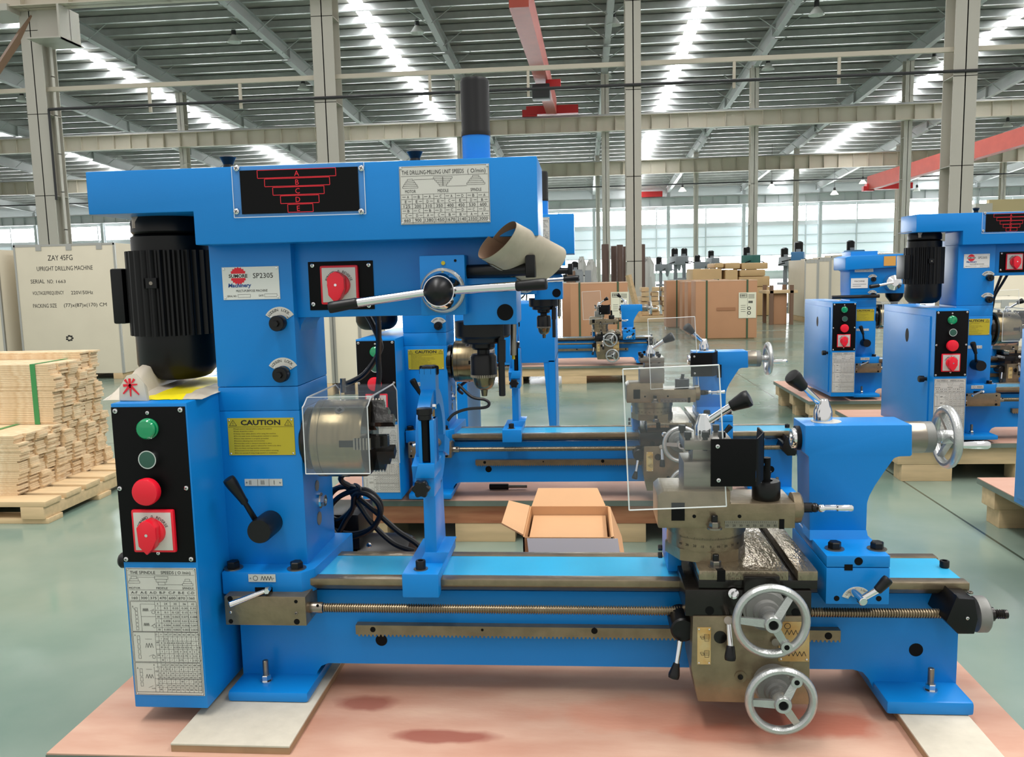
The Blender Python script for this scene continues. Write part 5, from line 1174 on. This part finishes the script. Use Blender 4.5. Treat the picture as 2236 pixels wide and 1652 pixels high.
# open carton behind the bed
CARD = mat('brown_cardboard', (190, 142, 96), .75, noise=.12, nscale=8)
CARDL = mat('light_cardboard', (206, 160, 116), .75, noise=.1, nscale=6)
CARDG = mat('grey_box_board', (150, 146, 150), .6)
def open_carton():
    y0, y1 = 1.98, 2.26; x0, x1 = W(1142, 1180, y0).x, W(1338, 1180, y0).x; zt = W(1240, 1173, y0).z; t = .004
    root = empty('open_carton', ((x0+x1)/2, (y0+y1)/2, ZD), 'open brown carton standing behind the bed by the tailstock', 'box'); org = root.location
    mb = MB(CARD); mb.box(x0, x1, y0, y1, ZD+.0005, ZD+.006, CARD); mb.box(x0, x1, y0, y0+t, ZD, zt, CARD); mb.box(x0, x1, y1-t, y1, ZD, zt, CARDL); mb.box(x0, x0+t, y0, y1, ZD, zt, CARD); mb.box(x1-t, x1, y0, y1, ZD, zt, CARD); mb.build('carton_body', root, org=org, smooth=0)
    mb = MB(CARDL); mb.prism([(x0+.005, y1, zt), (x1-.01, y1, zt), (x1-.03, y1+.05, zt+.035), (x0+.02, y1+.05, zt+.035)], (0, .004, .001), CARDL); mb.build('flap', root, org=org, smooth=0)
    mb = MB(CARDL); mb.prism([(x0, y0+.01, zt), (x0, y1-.01, zt), (x0-.055, y1-.03, zt+.02), (x0-.055, y0+.04, zt+.02)], (0, 0, .004), CARDL); mb.build('flap', root, org=org, smooth=0)
    mb = MB(CARDG); mb.prism([(x0+.01, y0, zt-.002), (x1+.012, y0, zt-.002), (x1+.02, y0-.045, zt-.06), (x0+.02, y0-.045, zt-.06)], (0, -.003, 0), CARDG); mb.build('flap', root, org=org, smooth=0)
    mb = MB(CARDL); mb.prism([(x1, y0+.01, zt), (x1, y1-.01, zt), (x1+.03, y1-.02, zt-.08), (x1+.03, y0+.02, zt-.08)], (.003, 0, 0), CARDL); mb.build('flap', root, org=org, smooth=0)
    mb = MB(CARDL); mb.box(x0+.01, x1-.01, y0+.06, y1-.006, zt-.03, zt-.025, CARDL); mb.build('inner_sheet', root, org=org, smooth=0)
open_carton()
def spare_motor():
    y = 1.96; X = lambda px: W(px, 1180, y).x; r = .095
    root = empty('spare_motor', (X(800), y, ZD), 'black electric motor lying on the pallet behind the bed under coiled cable', 'motor'); org = root.location; z = W(850, 1166, y).z-r
    mb = MB(BLACKM); mb.lathe((X(790), y, z), (1, 0, 0), [(r*.9, 0), (r, .005), (r, X(880)-X(790)), (r*.9, X(898)-X(790)), (r*.55, X(908)-X(790)), (.01, X(910)-X(790))], 32, BLACKM); mb.screw(806, 1190, y-r, 6); mb.build('fan_cowl', root, org=org)
    mb = MB(BLACKM); n = 36
    mb.lathe((X(668), y, z), (1, 0, 0), [(r*.9, 0), (r*.9, X(790)-X(668))], 30, BLACKM)
    for i in range(n):
        a = 2*PI*i/n; e = Vector((0, math.cos(a), math.sin(a))); R = Matrix.Rotation(a, 3, 'X')
        mb.box(X(672), X(785), y+r*.88, y+r, z-.0015, z+.0015, BLACKM, 0, R, (0, y, z))
    mb.build('cooling_fins', root, org=org, smooth=0)
    mb = MB(BLACKM); mb.box(X(715), X(800), y-.06, y+.08, z+r*.8, W(760, 1108, y).z, BLACKM, .006); mb.build('terminal_box', root, org=org)
    mb = MB(BLACKM); mb.box(X(676), X(780), y-.09, y+.09, ZD+.0005, ZD+.012, BLACKM); mb.box(X(684), X(770), y-.05, y+.05, ZD+.01, z-r*.7, BLACKM); mb.build('foot', root, org=org)
spare_motor()
mb = MB(TUBE)
def P_(l): return [W(x, y, Y) for x, y, Y in l]
mb.tube(P_([(905, 1203, 1.80), (860, 1186, 1.81), (815, 1145, 1.82), (780, 1095, 1.83), (755, 1062, 1.84), (725, 1075, 1.86), (715, 1110, 1.9), (735, 1135, 1.88), (765, 1115, 1.85), (785, 1075, 1.83), (770, 1062, 1.83), (730, 1068, 1.85), (700, 1100, 1.9), (720, 1150, 1.9), (770, 1165, 1.87), (815, 1150, 1.84), (832, 1115, 1.83), (822, 1085, 1.82), (790, 1068, 1.82), (740, 1085, 1.85), (715, 1125, 1.88), (740, 1172, 1.86), (800, 1162, 1.82), (828, 1130, 1.81), (826, 1100, 1.81), (800, 1078, 1.81), (775, 1080, 1.82), (770, 1110, 1.83), (755, 1135, 1.84), (742, 1160, 1.85)]), .0062, 8, TUBE)
mb.tube(P_([(785, 1088, 1.825), (830, 1125, 1.82), (870, 1160, 1.81), (912, 1188, 1.80), (930, 1215, 1.8)]), .0062, 8, TUBE)
mb.tube(P_([(774, 1058, 1.835), (786, 1066, 1.815), (782, 1084, 1.815), (772, 1078, 1.835)]), .004, 6, TUBE, closed=True)
tag(mb.build('coiled_cable', org=W(800, 1150, 1.84)), 'coiled black power cable tied in loops over the black motor', 'cable')
# rolled paper on the feed bar
PAPER = mat('brown_paper', (196, 184, 164), .7, noise=.2, nscale=30, bump=.3, bscale=50)
PAPERI = mat('paper_inside', (158, 130, 108), .8, noise=.3, nscale=20)
a = W(1092, 528, 1.475); ax = Vector((.50, .82, -.30)).normalized(); L = .14
e1 = Vector((.86, .12, .50)); e1 = (e1-ax*e1.dot(ax)).normalized(); e2 = ax.cross(e1)
mb = MB(PAPER, PAPERI); n = 44; turns = 1.3; vs = []; fs = []
for i in range(n+1):
    t = 2.6+2*PI*turns*i/n; r = 1-.07*i/n; e = e1*math.cos(t)*.046*r+e2*math.sin(t)*.024*r; s_ = .014*math.sin(t*.5+.4)
    for h in (0, .5, 1): vs.append(a+ax*(L*h+s_*(1-h)+.01*math.sin(t+1)*h)+e*(1+.10*h))
for i in range(n):
    for h in range(2): fs.append((i*3+h, i*3+h+1, i*3+h+4, i*3+h+3))
mb.add(vs, fs, PAPER)
o = [v-(v-(a+ax*(v-a).dot(ax))).normalized()*.0008 for v in vs]
mb.add(o, [f[::-1] for f in fs], PAPERI)
tag(mb.build('rolled_paper', org=W(1135, 560, 1.51)), 'rolled brown paper sheet stuck over the black bar on the drill head', 'paper')
# rice bag on the gear cabinet
def bag():
    zt = W(350, 879.5, 1.415).z; c = W(340, 845, 1.62); root_ = Vector((c.x, 1.62, zt))
    BAGC = mat('clear_plastic_film', (214, 206, 190), .25, noise=.3, nscale=12, rgb2=(186, 172, 150)); BAGY = mat('yellow_bag_print', (236, 218, 30), .35)
    rnd = random.Random(3); nu, nv = 26, 14; x0, x1, y0, y1 = W(262, 850, 1.56).x, W(462, 850, 1.56).x, 1.45, 1.80; vs = []
    mb = MB(BAGC, BAGY)
    for j in range(nv+1):
        for i in range(nu+1):
            fx, fy = i/nu, j/nv; e = min(1, 5*fx*1.2, 5*(1-fx), 4*fy, 4*(1-fy)); e = max(e, 0)
            vs.append((x0+(x1-x0)*fx+rnd.uniform(-.003, .003)+.03*(1-fy), y0+(y1-y0)*fy+rnd.uniform(-.003, .003), zt+.001+(.3 if fx > .3 and fy > .1 else 1)*e*(.016+.026*math.exp(-((fx-.16)/.16)**2)+.01*math.sin(fx*9)*math.sin(fy*6)+rnd.uniform(0, .006))))
    for j in range(nv):
        for i in range(nu): mb.add([], [], None); q = j*(nu+1)+i; mb.f.append((q, q+1, q+nu+2, q+nu+1)); mb.mi.append(1 if i > nu*.42 and i < nu*.8 and j < nv*.8 else 0)
    mb.v = [Vector(v) for v in vs]
    root = tag(mb.build('rice_bag', org=root_), 'plastic rice bag with yellow print lying on top of the gear cabinet', 'bag')
    mb = MB(REDT); o = W(284, 845, 1.437); s = .00098
    def stroke(x0, y0, x1, y1, w=5):
        a = o+Vector((x0*s, 0, y0*s)); b = o+Vector((x1*s, 0, y1*s)); d = (b-a).normalized(); n = Vector((-d.z, 0, d.x))*w*s/2
        mb.add([a-n, b-n*.5, b+n*.5, a+n], [(0, 1, 2, 3)], REDT)
    stroke(-13, 3, 14, 5); stroke(0, 16, 0, -17); stroke(-9, 14, -4, 7); stroke(9, 15, 4, 8); stroke(-1, 2, -14, -12); stroke(1, 2, 16, -14)
    mb2 = MB(BAGC); mb2.prism([o+Vector((x*s, .0012, z*s)) for x, z in ((-24, -24), (30, -26), (26, 8), (12, 26), (-6, 22), (-22, 0))], (0, .012, -.01), BAGC, .002)
    mb2.build('bag_ear', root, org=root_); mb.build('red_character', root, org=root_, smooth=0)
bag()

# ================================================================ plywood strips in bundles on a pallet
def strips():
    zp = .095; X1 = W(44, 1050, 3.3).x
    pr = empty('pallet', (X1-.5, 3.6, 0), 'rough pine pallet carrying the bundles of plywood strips', 'pallet', 'strip pallets'); org = pr.location
    for i in range(6):
        y = 3.2+i*.145
        mb = MB(PINE); mb.box(X1-1.4, X1+.17, y, y+.11, zp-.022, zp, PINE, .002); mb.build('deck_board', pr, org=org)
    for x in (X1-1.3, X1-.6, X1+.06):
        mb = MB(PINE); mb.box(x, x+.10, 3.2, 4.05, .022, zp-.022, PINE, .002); mb.build('stringer', pr, org=org)
    for y in (3.21, 3.58, 3.93):
        mb = MB(PINE); mb.box(X1-1.4, X1+.17, y, y+.1, 0, .022, PINE, .002); mb.build('bottom_board', pr, org=org)
    STRAP = mat('green_strap', (60, 140, 78), .4)
    rnd = random.Random(11); TH, WD = .0082, .062
    def bundle(y0, cols, z0, layers, xe, label, strap=None, lens=1.25, xj=.006, tall=()):
        root = empty('strip_bundle', (xe-.5, y0+cols*WD/2, z0), label, 'wood', 'bundles of plywood strips'); org = root.location
        base = []
        for k in range(3):
            m = MB(PLYK); m.box(-lens, 0, 0, WD-.001, 0, TH-.0007, PLYK); o = m.build('strip', root, org=(0, 0, 0), smooth=0); base.append(o)
        n = 0; allp = []
        for c in range(cols):
            for l in range(layers+(tall[c] if c < len(tall) else 0)):
                key = (0 if c == 0 else 1, 0 if l >= layers-1 else 1, c*.5-l*.03); allp.append((key, c, l))
        allp.sort(); rest = MB(PLYK)
        for idx, (key, c, l) in enumerate(allp):
            dx = rnd.uniform(-xj, xj)+(.012*((c*7+l//9) % 3-1)); dy = rnd.uniform(-.0015, .0015)
            p = Vector((xe+dx, y0+c*WD+dy, z0+.0005+l*TH))
            if idx < 96:
                if idx < 3: o = base[idx]
                else: o = base[idx % 3].copy(); COL.objects.link(o)
                o.parent = root; o.location = p-org
            else: rest.box(p.x-lens, p.x, p.y, p.y+WD-.001, p.z, p.z+TH-.0007, PLYK)
        if rest.v:
            o = rest.build('strip', root, org=org, smooth=0); o['kind'] = 'stuff'
        if strap:
            zt = z0+layers*TH+.0012; mb = MB(STRAP); ya, yb = y0-.003, y0+cols*WD
            mb.box(strap-.012, strap+.012, ya-.001, ya+.0005, z0, zt, STRAP); mb.box(strap-.012, strap+.012, ya, yb, zt, zt+.001, STRAP)
            mb.build('strap', root, org=org, smooth=0)
        return root
    L = 31; zt = zp+L*TH
    bundle(3.30, 5, zp, L, X1, 'lowest nearest bundle of plywood strips on the pine pallet', X1-.19)
    bundle(3.30+5*WD+.004, 6, zp, L, X1-.002, 'lower bundle of plywood strips at the back of the pallet, under the tall one', None)
    bundle(3.58, 4, zt+.001, 33, X1-.004, 'upper bundle of plywood strips with a bright green strap', W(77, 860, 3.58).x)
    bundle(3.58+4*WD+.004, 2, zt+.001, 37, X1-.006, 'tallest narrow bundle of plywood strips, behind the green-strapped one', None)
strips()

# ================================================================ crates
CRATE = mat('cream_plywood_crate', (226, 216, 194), .6, noise=.08, nscale=3)
TIN = mat('crate_steel_edge', (178, 178, 172), .35, metal=.7)
def crate(x0, x1, y0, y1, z0, z1, label, face=None, skid=True, group='cream plywood crates'):
    root = empty('plywood_crate', ((x0+x1)/2, (y0+y1)/2, 0), label, 'crate', group); org = root.location
    mb = MB(CRATE); mb.box(x0, x1, y0, y1, z0, z1, CRATE, .004)
    o = mb.build('crate_body', root, org=org)
    mb = MB(TIN); e = .018
    for x in (x0, x1):
        for y in (y0, y1): mb.box(x-e if x == x1 else x-.003, x+.003 if x == x1 else x+e, y-e if y == y1 else y-.003, y+.003 if y == y1 else y+e, z0, z1+.003, TIN)
    for y in (y0, y1): mb.box(x0, x1, y-.003 if y == y0 else y-e, y+e if y == y0 else y+.003, z1-e, z1+.003, TIN)
    mb.build('steel_edge', root, org=org, smooth=0)
    for f in (.25, .55, .85):
        mb = MB(TIN); x = x0+(x1-x0)*f; mb.box(x-.03, x+.03, y0-.005, y0+.002, z1-.06, z1+.004, TIN); mb.build('latch', root, org=org, smooth=0)
    for i, x in enumerate((x0+.02, (x0+x1)/2-.05, x1-.12)):
        if skid and z0 > .02: mb = MB(PINE); mb.box(x, x+.1, y0, y1, 0, z0, PINE, .003); mb.build('skid', root, org=org)
    if face: face(root, org)
    return root
Yc = 8.3
xa, xb = W(42, 680, Yc).x, W(261, 680, Yc).x; zt = W(140, 533, Yc).z; z0 = W(275, 818, Yc).z
def stencil(root, org):
    mb = MB(INK); f = lambda t, px, py, h, w: mb.text(t, W(px, py, Yc-.001), (1, 0, 0), (0, 0, 1), h*sc(px, py, Yc), INK, w*sc(px, py, Yc))
    f('ZAY 45FG', 131, 562, 12, 57); f('UPRIGHT DRILLING MACHINE', 141, 585, 10, 128); f('SERIAL', 82, 614, 9, 32); f('NO:', 110, 614, 9, 14); f('1663', 133, 614, 7, 22)
    f('VOLTAGE/FREQUENCY', 105, 639, 8, 72); f('220V/50Hz', 179, 638, 8, 50); f('PACKING SIZE', 98, 667, 9, 54); f('(77)x(87)x(170) CM', 186, 665, 8, 98)
    for i in range(7):
        a = i*.9; p = W(152+6*math.cos(a), 738+5*math.sin(a), Yc-.001); mb.box(p.x-.012, p.x+.012, p.y, p.y+.0004, p.z-.008, p.z+.008, INK)
    mb.build('stencil_lettering', root, org=org, smooth=0)
crate(xa, xb, Yc, Yc+.95, max(z0, .06), zt, 'tall cream plywood crate with black stencilled lettering behind the strip bundles', stencil)
xq = W(10, 660, Yc).x; crate(xq-1.0, xq, Yc-.05, Yc+.9, .09, W(0, 545, Yc).z, 'cream crate cut off by the frame edge beside the stencilled one')
Yd = 6.9; xb = W(787, 760, Yd).x; crate(W(560, 760, Yd).x, W(727, 760, Yd).x, Yd, Yd+.9, .1, W(730, 560, Yd).z, 'cream crate behind the drill column, the one hidden mostly')
crate(W(729, 760, Yd).x, xb, Yd+.02, Yd+.9, .1, W(730, 575, Yd).z, 'narrow cream crate seen through the gap under the drill head')
for i, (x0, x1, yt, lab) in enumerate(((1757, 1785, 566, 'first cream crate of the far row left of the wedge-head lathe'), (1786, 1812, 563, 'second cream crate of the far row behind the wedge-head lathe'), (1813, 1838, 560, 'third cream crate of the far row behind the wedge-head lathe'), (1840, 1990, 556, 'longest cream crate of the far row behind the wedge-head lathe'))):
    Yx = 15.5+.1*i; crate(W(x0, 620, Yx).x, W(x1, 620, Yx).x, Yx, Yx+1.2, .1, W(1800, yt, Yx).z, lab)
for x0, x1, yt, Yx, lab in ((2145, 2240, 560, 8.6, 'cream crate behind the motor machine by the frame edge'), (2150, 2260, 655, 7.3, 'low cream crate seen under the drill head of the machine past the handwheel')):
    crate(W(x0, 700, Yx).x, W(x1+60, 700, Yx).x, Yx, Yx+.9, .1, W(2190, yt, Yx).z, lab)

# ================================================================ cartons and the far floor
KRAFT = mat('kraft_carton', (188, 140, 104), .7, noise=.08, nscale=4)
KRAFTL = mat('kraft_carton_side', (206, 170, 140), .7)
STRAPG = mat('dark_green_strap', (60, 84, 56), .5)
LABELW = mat('white_label_sheet', (224, 222, 200), .6)
def carton(Y, x0, x1, yt, d, label, sheet=None, straps=(.18, .84), tape=False):
    zt = W((x0+x1)/2, yt, Y).z; a, b = W(x0, 680, Y).x, W(x1, 680, Y).x
    root = empty('carton', ((a+b)/2, Y+d/2, 0), label, 'box', 'tall strapped cartons'); org = root.location
    mb = MB(KRAFT); mb.box(a, b, Y, Y+d, .02, zt, KRAFT, .006); mb.box(a+.03, b-.03, Y+.03, Y+d-.03, 0, .02, PINE); mb.build('carton_body', root, org=org)
    mb = MB(KRAFTL); mb.box(a-.002, b+.002, Y-.002, Y+d+.002, zt-.004, zt+.008, KRAFTL); mb.build('lid', root, org=org, smooth=0)
    for s in straps:
        x = a+(b-a)*s; mb = MB(STRAPG); mb.box(x-.012, x+.012, Y-.006, Y+.002, .01, zt+.01, STRAPG); mb.box(x-.012, x+.012, Y-.003, Y+d, zt+.007, zt+.012, STRAPG); mb.build('strap', root, org=org, smooth=0)
    if sheet:
        p = Plate(*sheet, Y-.0065, LABELW, .002); p.rect(.08, .05, .45, .2, .006)
        for i in range(4): p.ring(.15+.07*i, .12, .012, .005)
        for i in range(6): p.line(.55, .08+.03*i, .9, .08+.03*i, .004)
        for i in range(5): p.line(.58+.05*i, .33, .58+.05*i, .42, .01)
        for i in range(4): p.line(.12, .5+.08*i, .4, .5+.08*i, .005)
        p.ring(.6, .62, .02, .01); p.ring(.6, .8, .02, .01); p.line(.5, .05, .5, .95, .003); q = p.build('label_sheet', root); q.location = -org
    if tape:
        p = Plate(1565, 671, 1606, 678, Y-.0065, mat('brown_tape', (158, 110, 76), .5), .001); q = p.build('tape', root); q.location = -org
    return root
carton(12.0, 1519, 1653, 613, .5, 'largest strapped carton of the right group, brown tape and white sheet', (1613, 638, 1651, 694), tape=True)
carton(12.9, 1502, 1636, 614, .42, 'strapped carton second in the row behind the taped carton')
carton(13.8, 1490, 1610, 614, .4, 'strapped carton third in the row behind the taped carton')
carton(14.6, 1455, 1590, 612, .45, 'farthest strapped carton in the row left of the taped carton', straps=(.17, .84))
carton(11.2, 1246, 1371, 618, .55, 'strapped carton with a white sheet behind the small far lathe', (1334, 637, 1373, 693), (.16, .83))
carton(12.2, 1228, 1345, 618, .5, 'strapped carton half hidden, just behind the one with the sheet by the small lathe')
# tall brown rolls
ROLL = mat('brown_steel_roll', (112, 88, 78), .5, noise=.3, nscale=3, stretch=(6, 6, .5))
for px, w, yt, Y, lab in ((1322, 16, 533, 22, 'leftmost tall brown roll standing before the far windows'), (1341, 14, 537, 22.3, 'second tall brown roll before the far windows'), (1354, 14, 534, 22, 'third tall brown roll before the far windows'), (1364, 9, 538, 22.6, 'thin brown roll touching the slender column'), (1403, 12, 533, 22, 'lone brown roll right of the slender column')):
    c = W(px, 600, Y); r = w/2*sc(px, 600, Y); z = W(px, yt, Y).z
    mb = MB(ROLL); mb.lathe((c.x, Y, 0), (0, 0, 1), [(r, 0), (r, z-.02), (r*.95, z), (r*.7, z), (r*.7, z-.1)], 20, ROLL); tag(mb.build('steel_roll', org=(c.x, Y, 0)), lab, 'roll', 'tall brown rolls')
# loose timber in a frame
rnd = random.Random(5)
def timber():
    Y = 16.5; x0, x1 = W(1386, 660, Y).x, W(1452, 660, Y).x; zb = 0
    root = empty('timber_rack', ((x0+x1)/2, Y, 0), 'pine skid with a leaning post right of the slender column', 'rack'); org = root.location
    mb = MB(PINE); mb.box(x0-.05, x1, Y-.05, Y+1, .0, .12, PINE, .01); mb.build('skid', root, org=org)
    mb = MB(PINE); mb.bar((x0+.08, Y, .1), (x0-.12, Y, W(1383, 600, Y).z), .06, m=PINE, n=4); mb.build('post', root, org=org)
    n = 0
    for r in range(6):
        for c in range(3):
            y = Y+.02+rnd.uniform(0, .1); x = x0+.2+c*.2+rnd.uniform(-.012, .012); z = .125+r*.092; h = .04
            mb = MB(PINE); L = rnd.uniform(.3, .6); mb.box(-.07, .07, 0, L, -h, h, PINE, .006)
            o = mb.build('timber_offcut', org=(0, 0, 0)); o.location = (x, y, z+h); o.rotation_euler = (0, 0, rnd.uniform(-.12, .12))
            tag(o, 'pine timber offcut piled on the skid right of the slender column', 'wood', 'timber offcuts on the skid')
timber()
WRAP = mat('tan_wrapped_package', (212, 178, 128), .6, noise=.15, nscale=2)
Y = 18.0
for x0, x1, y0, y1, lab in ((1512, 1577, 586, 606, 'long low tan package left end of the wrapped pile'), (1560, 1581, 574, 585, 'small tan package on top of the long low one'), (1583, 1612, 588, 612, 'tan package between the long low one and the tall side'), (1583, 1617, 573, 587, 'tan package on the upper row, left of the longest'), (1615, 1672, 588, 603, 'long tan package in the middle of the wrapped pile'), (1619, 1678, 573, 588, 'longest tan package on the very top of the wrapped pile'), (1613, 1682, 603, 626, 'broad tan package at the right of the wrapped pile'), (1613, 1686, 626, 655, 'lowest broad tan package beside the taped carton')):
    a, b = W(x0, 600, Y), W(x1, 600, Y); zt, zb2 = W((x0+x1)/2, y0, Y).z, W((x0+x1)/2, y1, Y).z
    if y1 in (606, 612, 655): zb2 = 0.0
    mb = MB(WRAP, PINE); mb.box(a.x+.005, b.x-.005, Y, Y+1.1, zb2+.002, zt-.002, WRAP, .03)
    tag(mb.build('wrapped_package', org=((a.x+b.x)/2, Y+.5, zb2)), lab, 'package', 'tan wrapped packages')
# far drilling machines: one built, then copied
GREYM = mat('grey_machine_paint', (140, 146, 150), .5)
BLUEM = mat('far_blue_paint', (60, 120, 170), .5)
def drill_press(m, label):
    root = empty('drilling_machine', (0, 0, 0), label, 'drill', 'far drilling machines'); g = (0, 0, 0)
    mb = MB(GREYM); mb.box(-.3, .3, -.35, .35, 0, .12, GREYM, .01); mb.build('base', root, org=g)
    mb = MB(GREYM); mb.bar((0, .12, .1), (0, .12, 1.7), .07, m=GREYM); mb.build('column', root, org=g)
    mb = MB(GREYM); mb.box(-.24, .24, -.3, .2, .72, .80, GREYM, .01); mb.build('table', root, org=g)
    mb = MB(m); mb.box(-.17, .17, -.35, .3, 1.32, 1.62, m, .03); mb.lathe((0, -.2, 1.1), (0, 0, 1), [(.03, 0), (.06, .08), (.08, .22)], 14, m); mb.build('drill_head', root, org=g)
    mb = MB(BLACKM); mb.lathe((0, .2, 1.62), (0, 0, 1), [(.12, 0), (.12, .26), (.06, .3)], 16, BLACKM); mb.build('motor', root, org=g)
    for s in (-1, 1):
        mb = MB(BLACKM); mb.bar((s*.17, -.2, 1.42), (s*.42, -.25, 1.36), .02, m=BLACKM, n=8); mb.build('feed_lever', root, org=g)
    return root
pr = {}
for px, yt, Y, m, s, rz, lab in ((1478, 541, 27, 0, .95, .3, 'grey drilling machine, left of the two close together behind the cartons'), (1493, 541, 29.5, 0, .97, -.2, 'grey drilling machine, right of the two close together behind the cartons'), (1448, 560, 26, 0, .75, .9, 'low grey drilling machine beside the pair behind the cartons'), (1533, 556, 29, 0, .8, 1.2, 'slim grey drilling machine between the pair and the wrapped pile'), (1556, 546, 30, 0, .95, .2, 'grey drilling machine just left above the tan wrapped pile'),
                         (1638, 538, 26, 1, .98, .5, 'green headed drilling machine behind the tan wrapped pile'), (1718, 540, 22, 0, .9, .2, 'grey drilling machine left of the blue one by the crate row'), (1742, 526, 20, 2, .98, -.3, 'blue drilling machine on the far floor left of the crate row'), (1863, 524, 23, 2, 1.05, .2, 'blue drilling machine seen above the wedge-head lathe'), (1258, 570, 20, 0, .6, .2, 'small grey drilling machine above the carton by the small lathe')):
    if m not in pr: o = drill_press((GREYM, mat('far_green_paint', (50, 110, 100), .5), BLUEM)[m], lab); pr[m] = o
    else: o = copy_tree(pr[m]); o['label'] = lab
    c = W(px, 600, Y); zt = W(px, yt, Y).z; k = zt/1.92; o.location = (c.x, Y, 0); o.scale = (k, k, k); o.rotation_euler.z = rz
# low brown bench frames and small bins
BENCH = mat('rusty_bench_steel', (120, 92, 72), .6)
Y = 15.0; a, b = W(1672, 660, Y).x, W(1742, 660, Y).x; z = W(1700, 634, Y).z
root = empty('work_bench', ((a+b)/2, Y, 0), 'low rusty bench with a carton under it beyond the wrapped pile', 'bench'); org = root.location
mb = MB(PINE); mb.box(a, b, Y, Y+.6, z-.05, z, PINE, .004); mb.build('bench_top', root, org=org)
for x in (a+.1, b-.1):
    for y in (Y, Y+.55):
        mb = MB(BENCH); mb.box(x-.03, x+.03, y, y+.05, 0, z+.09, BENCH); mb.build('leg', root, org=org)
mb = MB(KRAFT); mb.box(a+.16, b-.16, Y+.1, Y+.5, 0, z-.06, KRAFT, .01); tag(mb.build('carton', org=((a+b)/2, Y+.3, 0)), 'plain brown carton stowed under the low rusty bench', 'box')
BAGW = mat('white_sack_cloth', (214, 214, 210), .7)
for px, y0, r, Y, lab in ((1290, 566, 13, 20.5, 'pale sack on the far floor left of the brown rolls'), (1415, 560, 14, 23.5, 'pale sack behind the lone brown roll'), (1270, 560, 10, 21, 'smaller pale sack left of the brown rolls')):
    c = W(px, 590, Y); R = r*sc(px, 590, Y); z = W(px, y0, Y).z
    mb = MB(BAGW); mb.lathe((c.x, Y, 0), (0, 0, 1), [(R*.9, 0), (R*1.1, z*.2), (R*1.05, z*.6), (R*.8, z*.85), (R*.35, z*.95), (R*.2, z)], 14, BAGW)
    for i, v in enumerate(mb.v): v.x += .04*math.sin(i*1.7); v.y += .04*math.cos(i*2.3)
    tag(mb.build('sack', org=(c.x, Y, 0)), lab, 'sack', 'pale sacks')
for px, w, yt, lab in ((1246, 20, 591, 'first grey bin of the row above the carton by the small lathe'), (1266, 16, 592, 'second grey bin of the row above the carton by the small lathe'), (1284, 14, 590, 'third grey bin of the row above the carton by the small lathe')):
    Y = 17.0; c = W(px, 600, Y); hw = w/2*sc(px, 600, Y); z = W(px, yt, Y).z
    mb = MB(BENCH if 'first' in lab else GREYM); mb.box(c.x-hw, c.x+hw, Y, Y+.4, 0, z, None, .015); mb.box(c.x-hw*.8, c.x+hw*.8, Y+.05, Y+.35, z-.01, z+.002, BLACKP); tag(mb.build('metal_bin', org=(c.x, Y, 0)), lab, 'bin', 'metal bins')
# blue sheet-metal stand behind the drill head
def stand():
    Y = 3.95; x0, x1, xs = W(1110, 780, Y).x, W(1212, 780, Y).x, W(1236, 780, Y+.4).x; zt = W(1180, 662, Y).z
    root = empty('machine_stand', ((x0+x1)/2, Y, 0), 'blue sheet metal machine stand behind the hanging drill chuck', 'stand'); org = root.location
    zl = W(1180, 792, Y).z
    mb = MB(BLUE); mb.box(x0-.25, x1, Y, Y+.5, zl, zt, BLUE, .004); mb.build('stand_body', root, org=org)
    mb = MB(BLUE); a = W(1205, 850, Y).x; mb.prism([(W(1187, 792, Y).x, Y+.002, zl+.002), (x1, Y+.002, zl+.002), (x1, Y+.002, 0), (W(1209, 990, Y).x, Y+.002, 0)], (0, .03, 0), BLUE); mb.build('gusset_leg', root, org=org)
    mb = MB(BLUE); mb.box(x1-.03, x1, Y, Y+.5, 0, zl+.01, BLUE); mb.build('side_leg', root, org=org)
    mb = MB(BLUE); mb.box(x0-.25, x0-.2, Y, Y+.5, 0, zl+.01, BLUE); mb.build('side_leg', root, org=org)
stand()
# tools left on the second pallet
mb = MB(BLACK, STEEL); a, b = W(1068, 1036, 3.12), W(1110, 1036, 3.12); a.z = b.z = ZD+.012; mb.bar(a, b, .011, m=BLACK, bev=.002); mb.bar(b, b+Vector((.07, 0, 0)), .006, m=STEEL); tag(mb.build('hand_tool', org=a), 'black handled tool lying on the second pallet under the bed', 'tool')

mb = MB(TUBE); mb.tube([W(x, y, 2.98) for x, y in ((1000, 838), (1030, 866), (1058, 872), (1068, 880), (1060, 889), (1020, 893), (992, 903), (978, 918))], .0055, 8, TUBE); tag(mb.build('loose_cable', org=W(1030, 890, 2.98)), 'thin black cable hanging in a loop by the chuck of the second lathe', 'cable')
mb = MB(mat('lilac_box_board', (196, 190, 204), .6)); a, b = WZ(1188, 1040, ZD), WZ(1300, 1040, ZD); mb.box(a.x, b.x, a.y, a.y+.1, ZD+.0005, ZD+.02, None, .002); tag(mb.build('flat_box', org=a), 'flat pale lilac box lying on the second pallet under the bed', 'box')
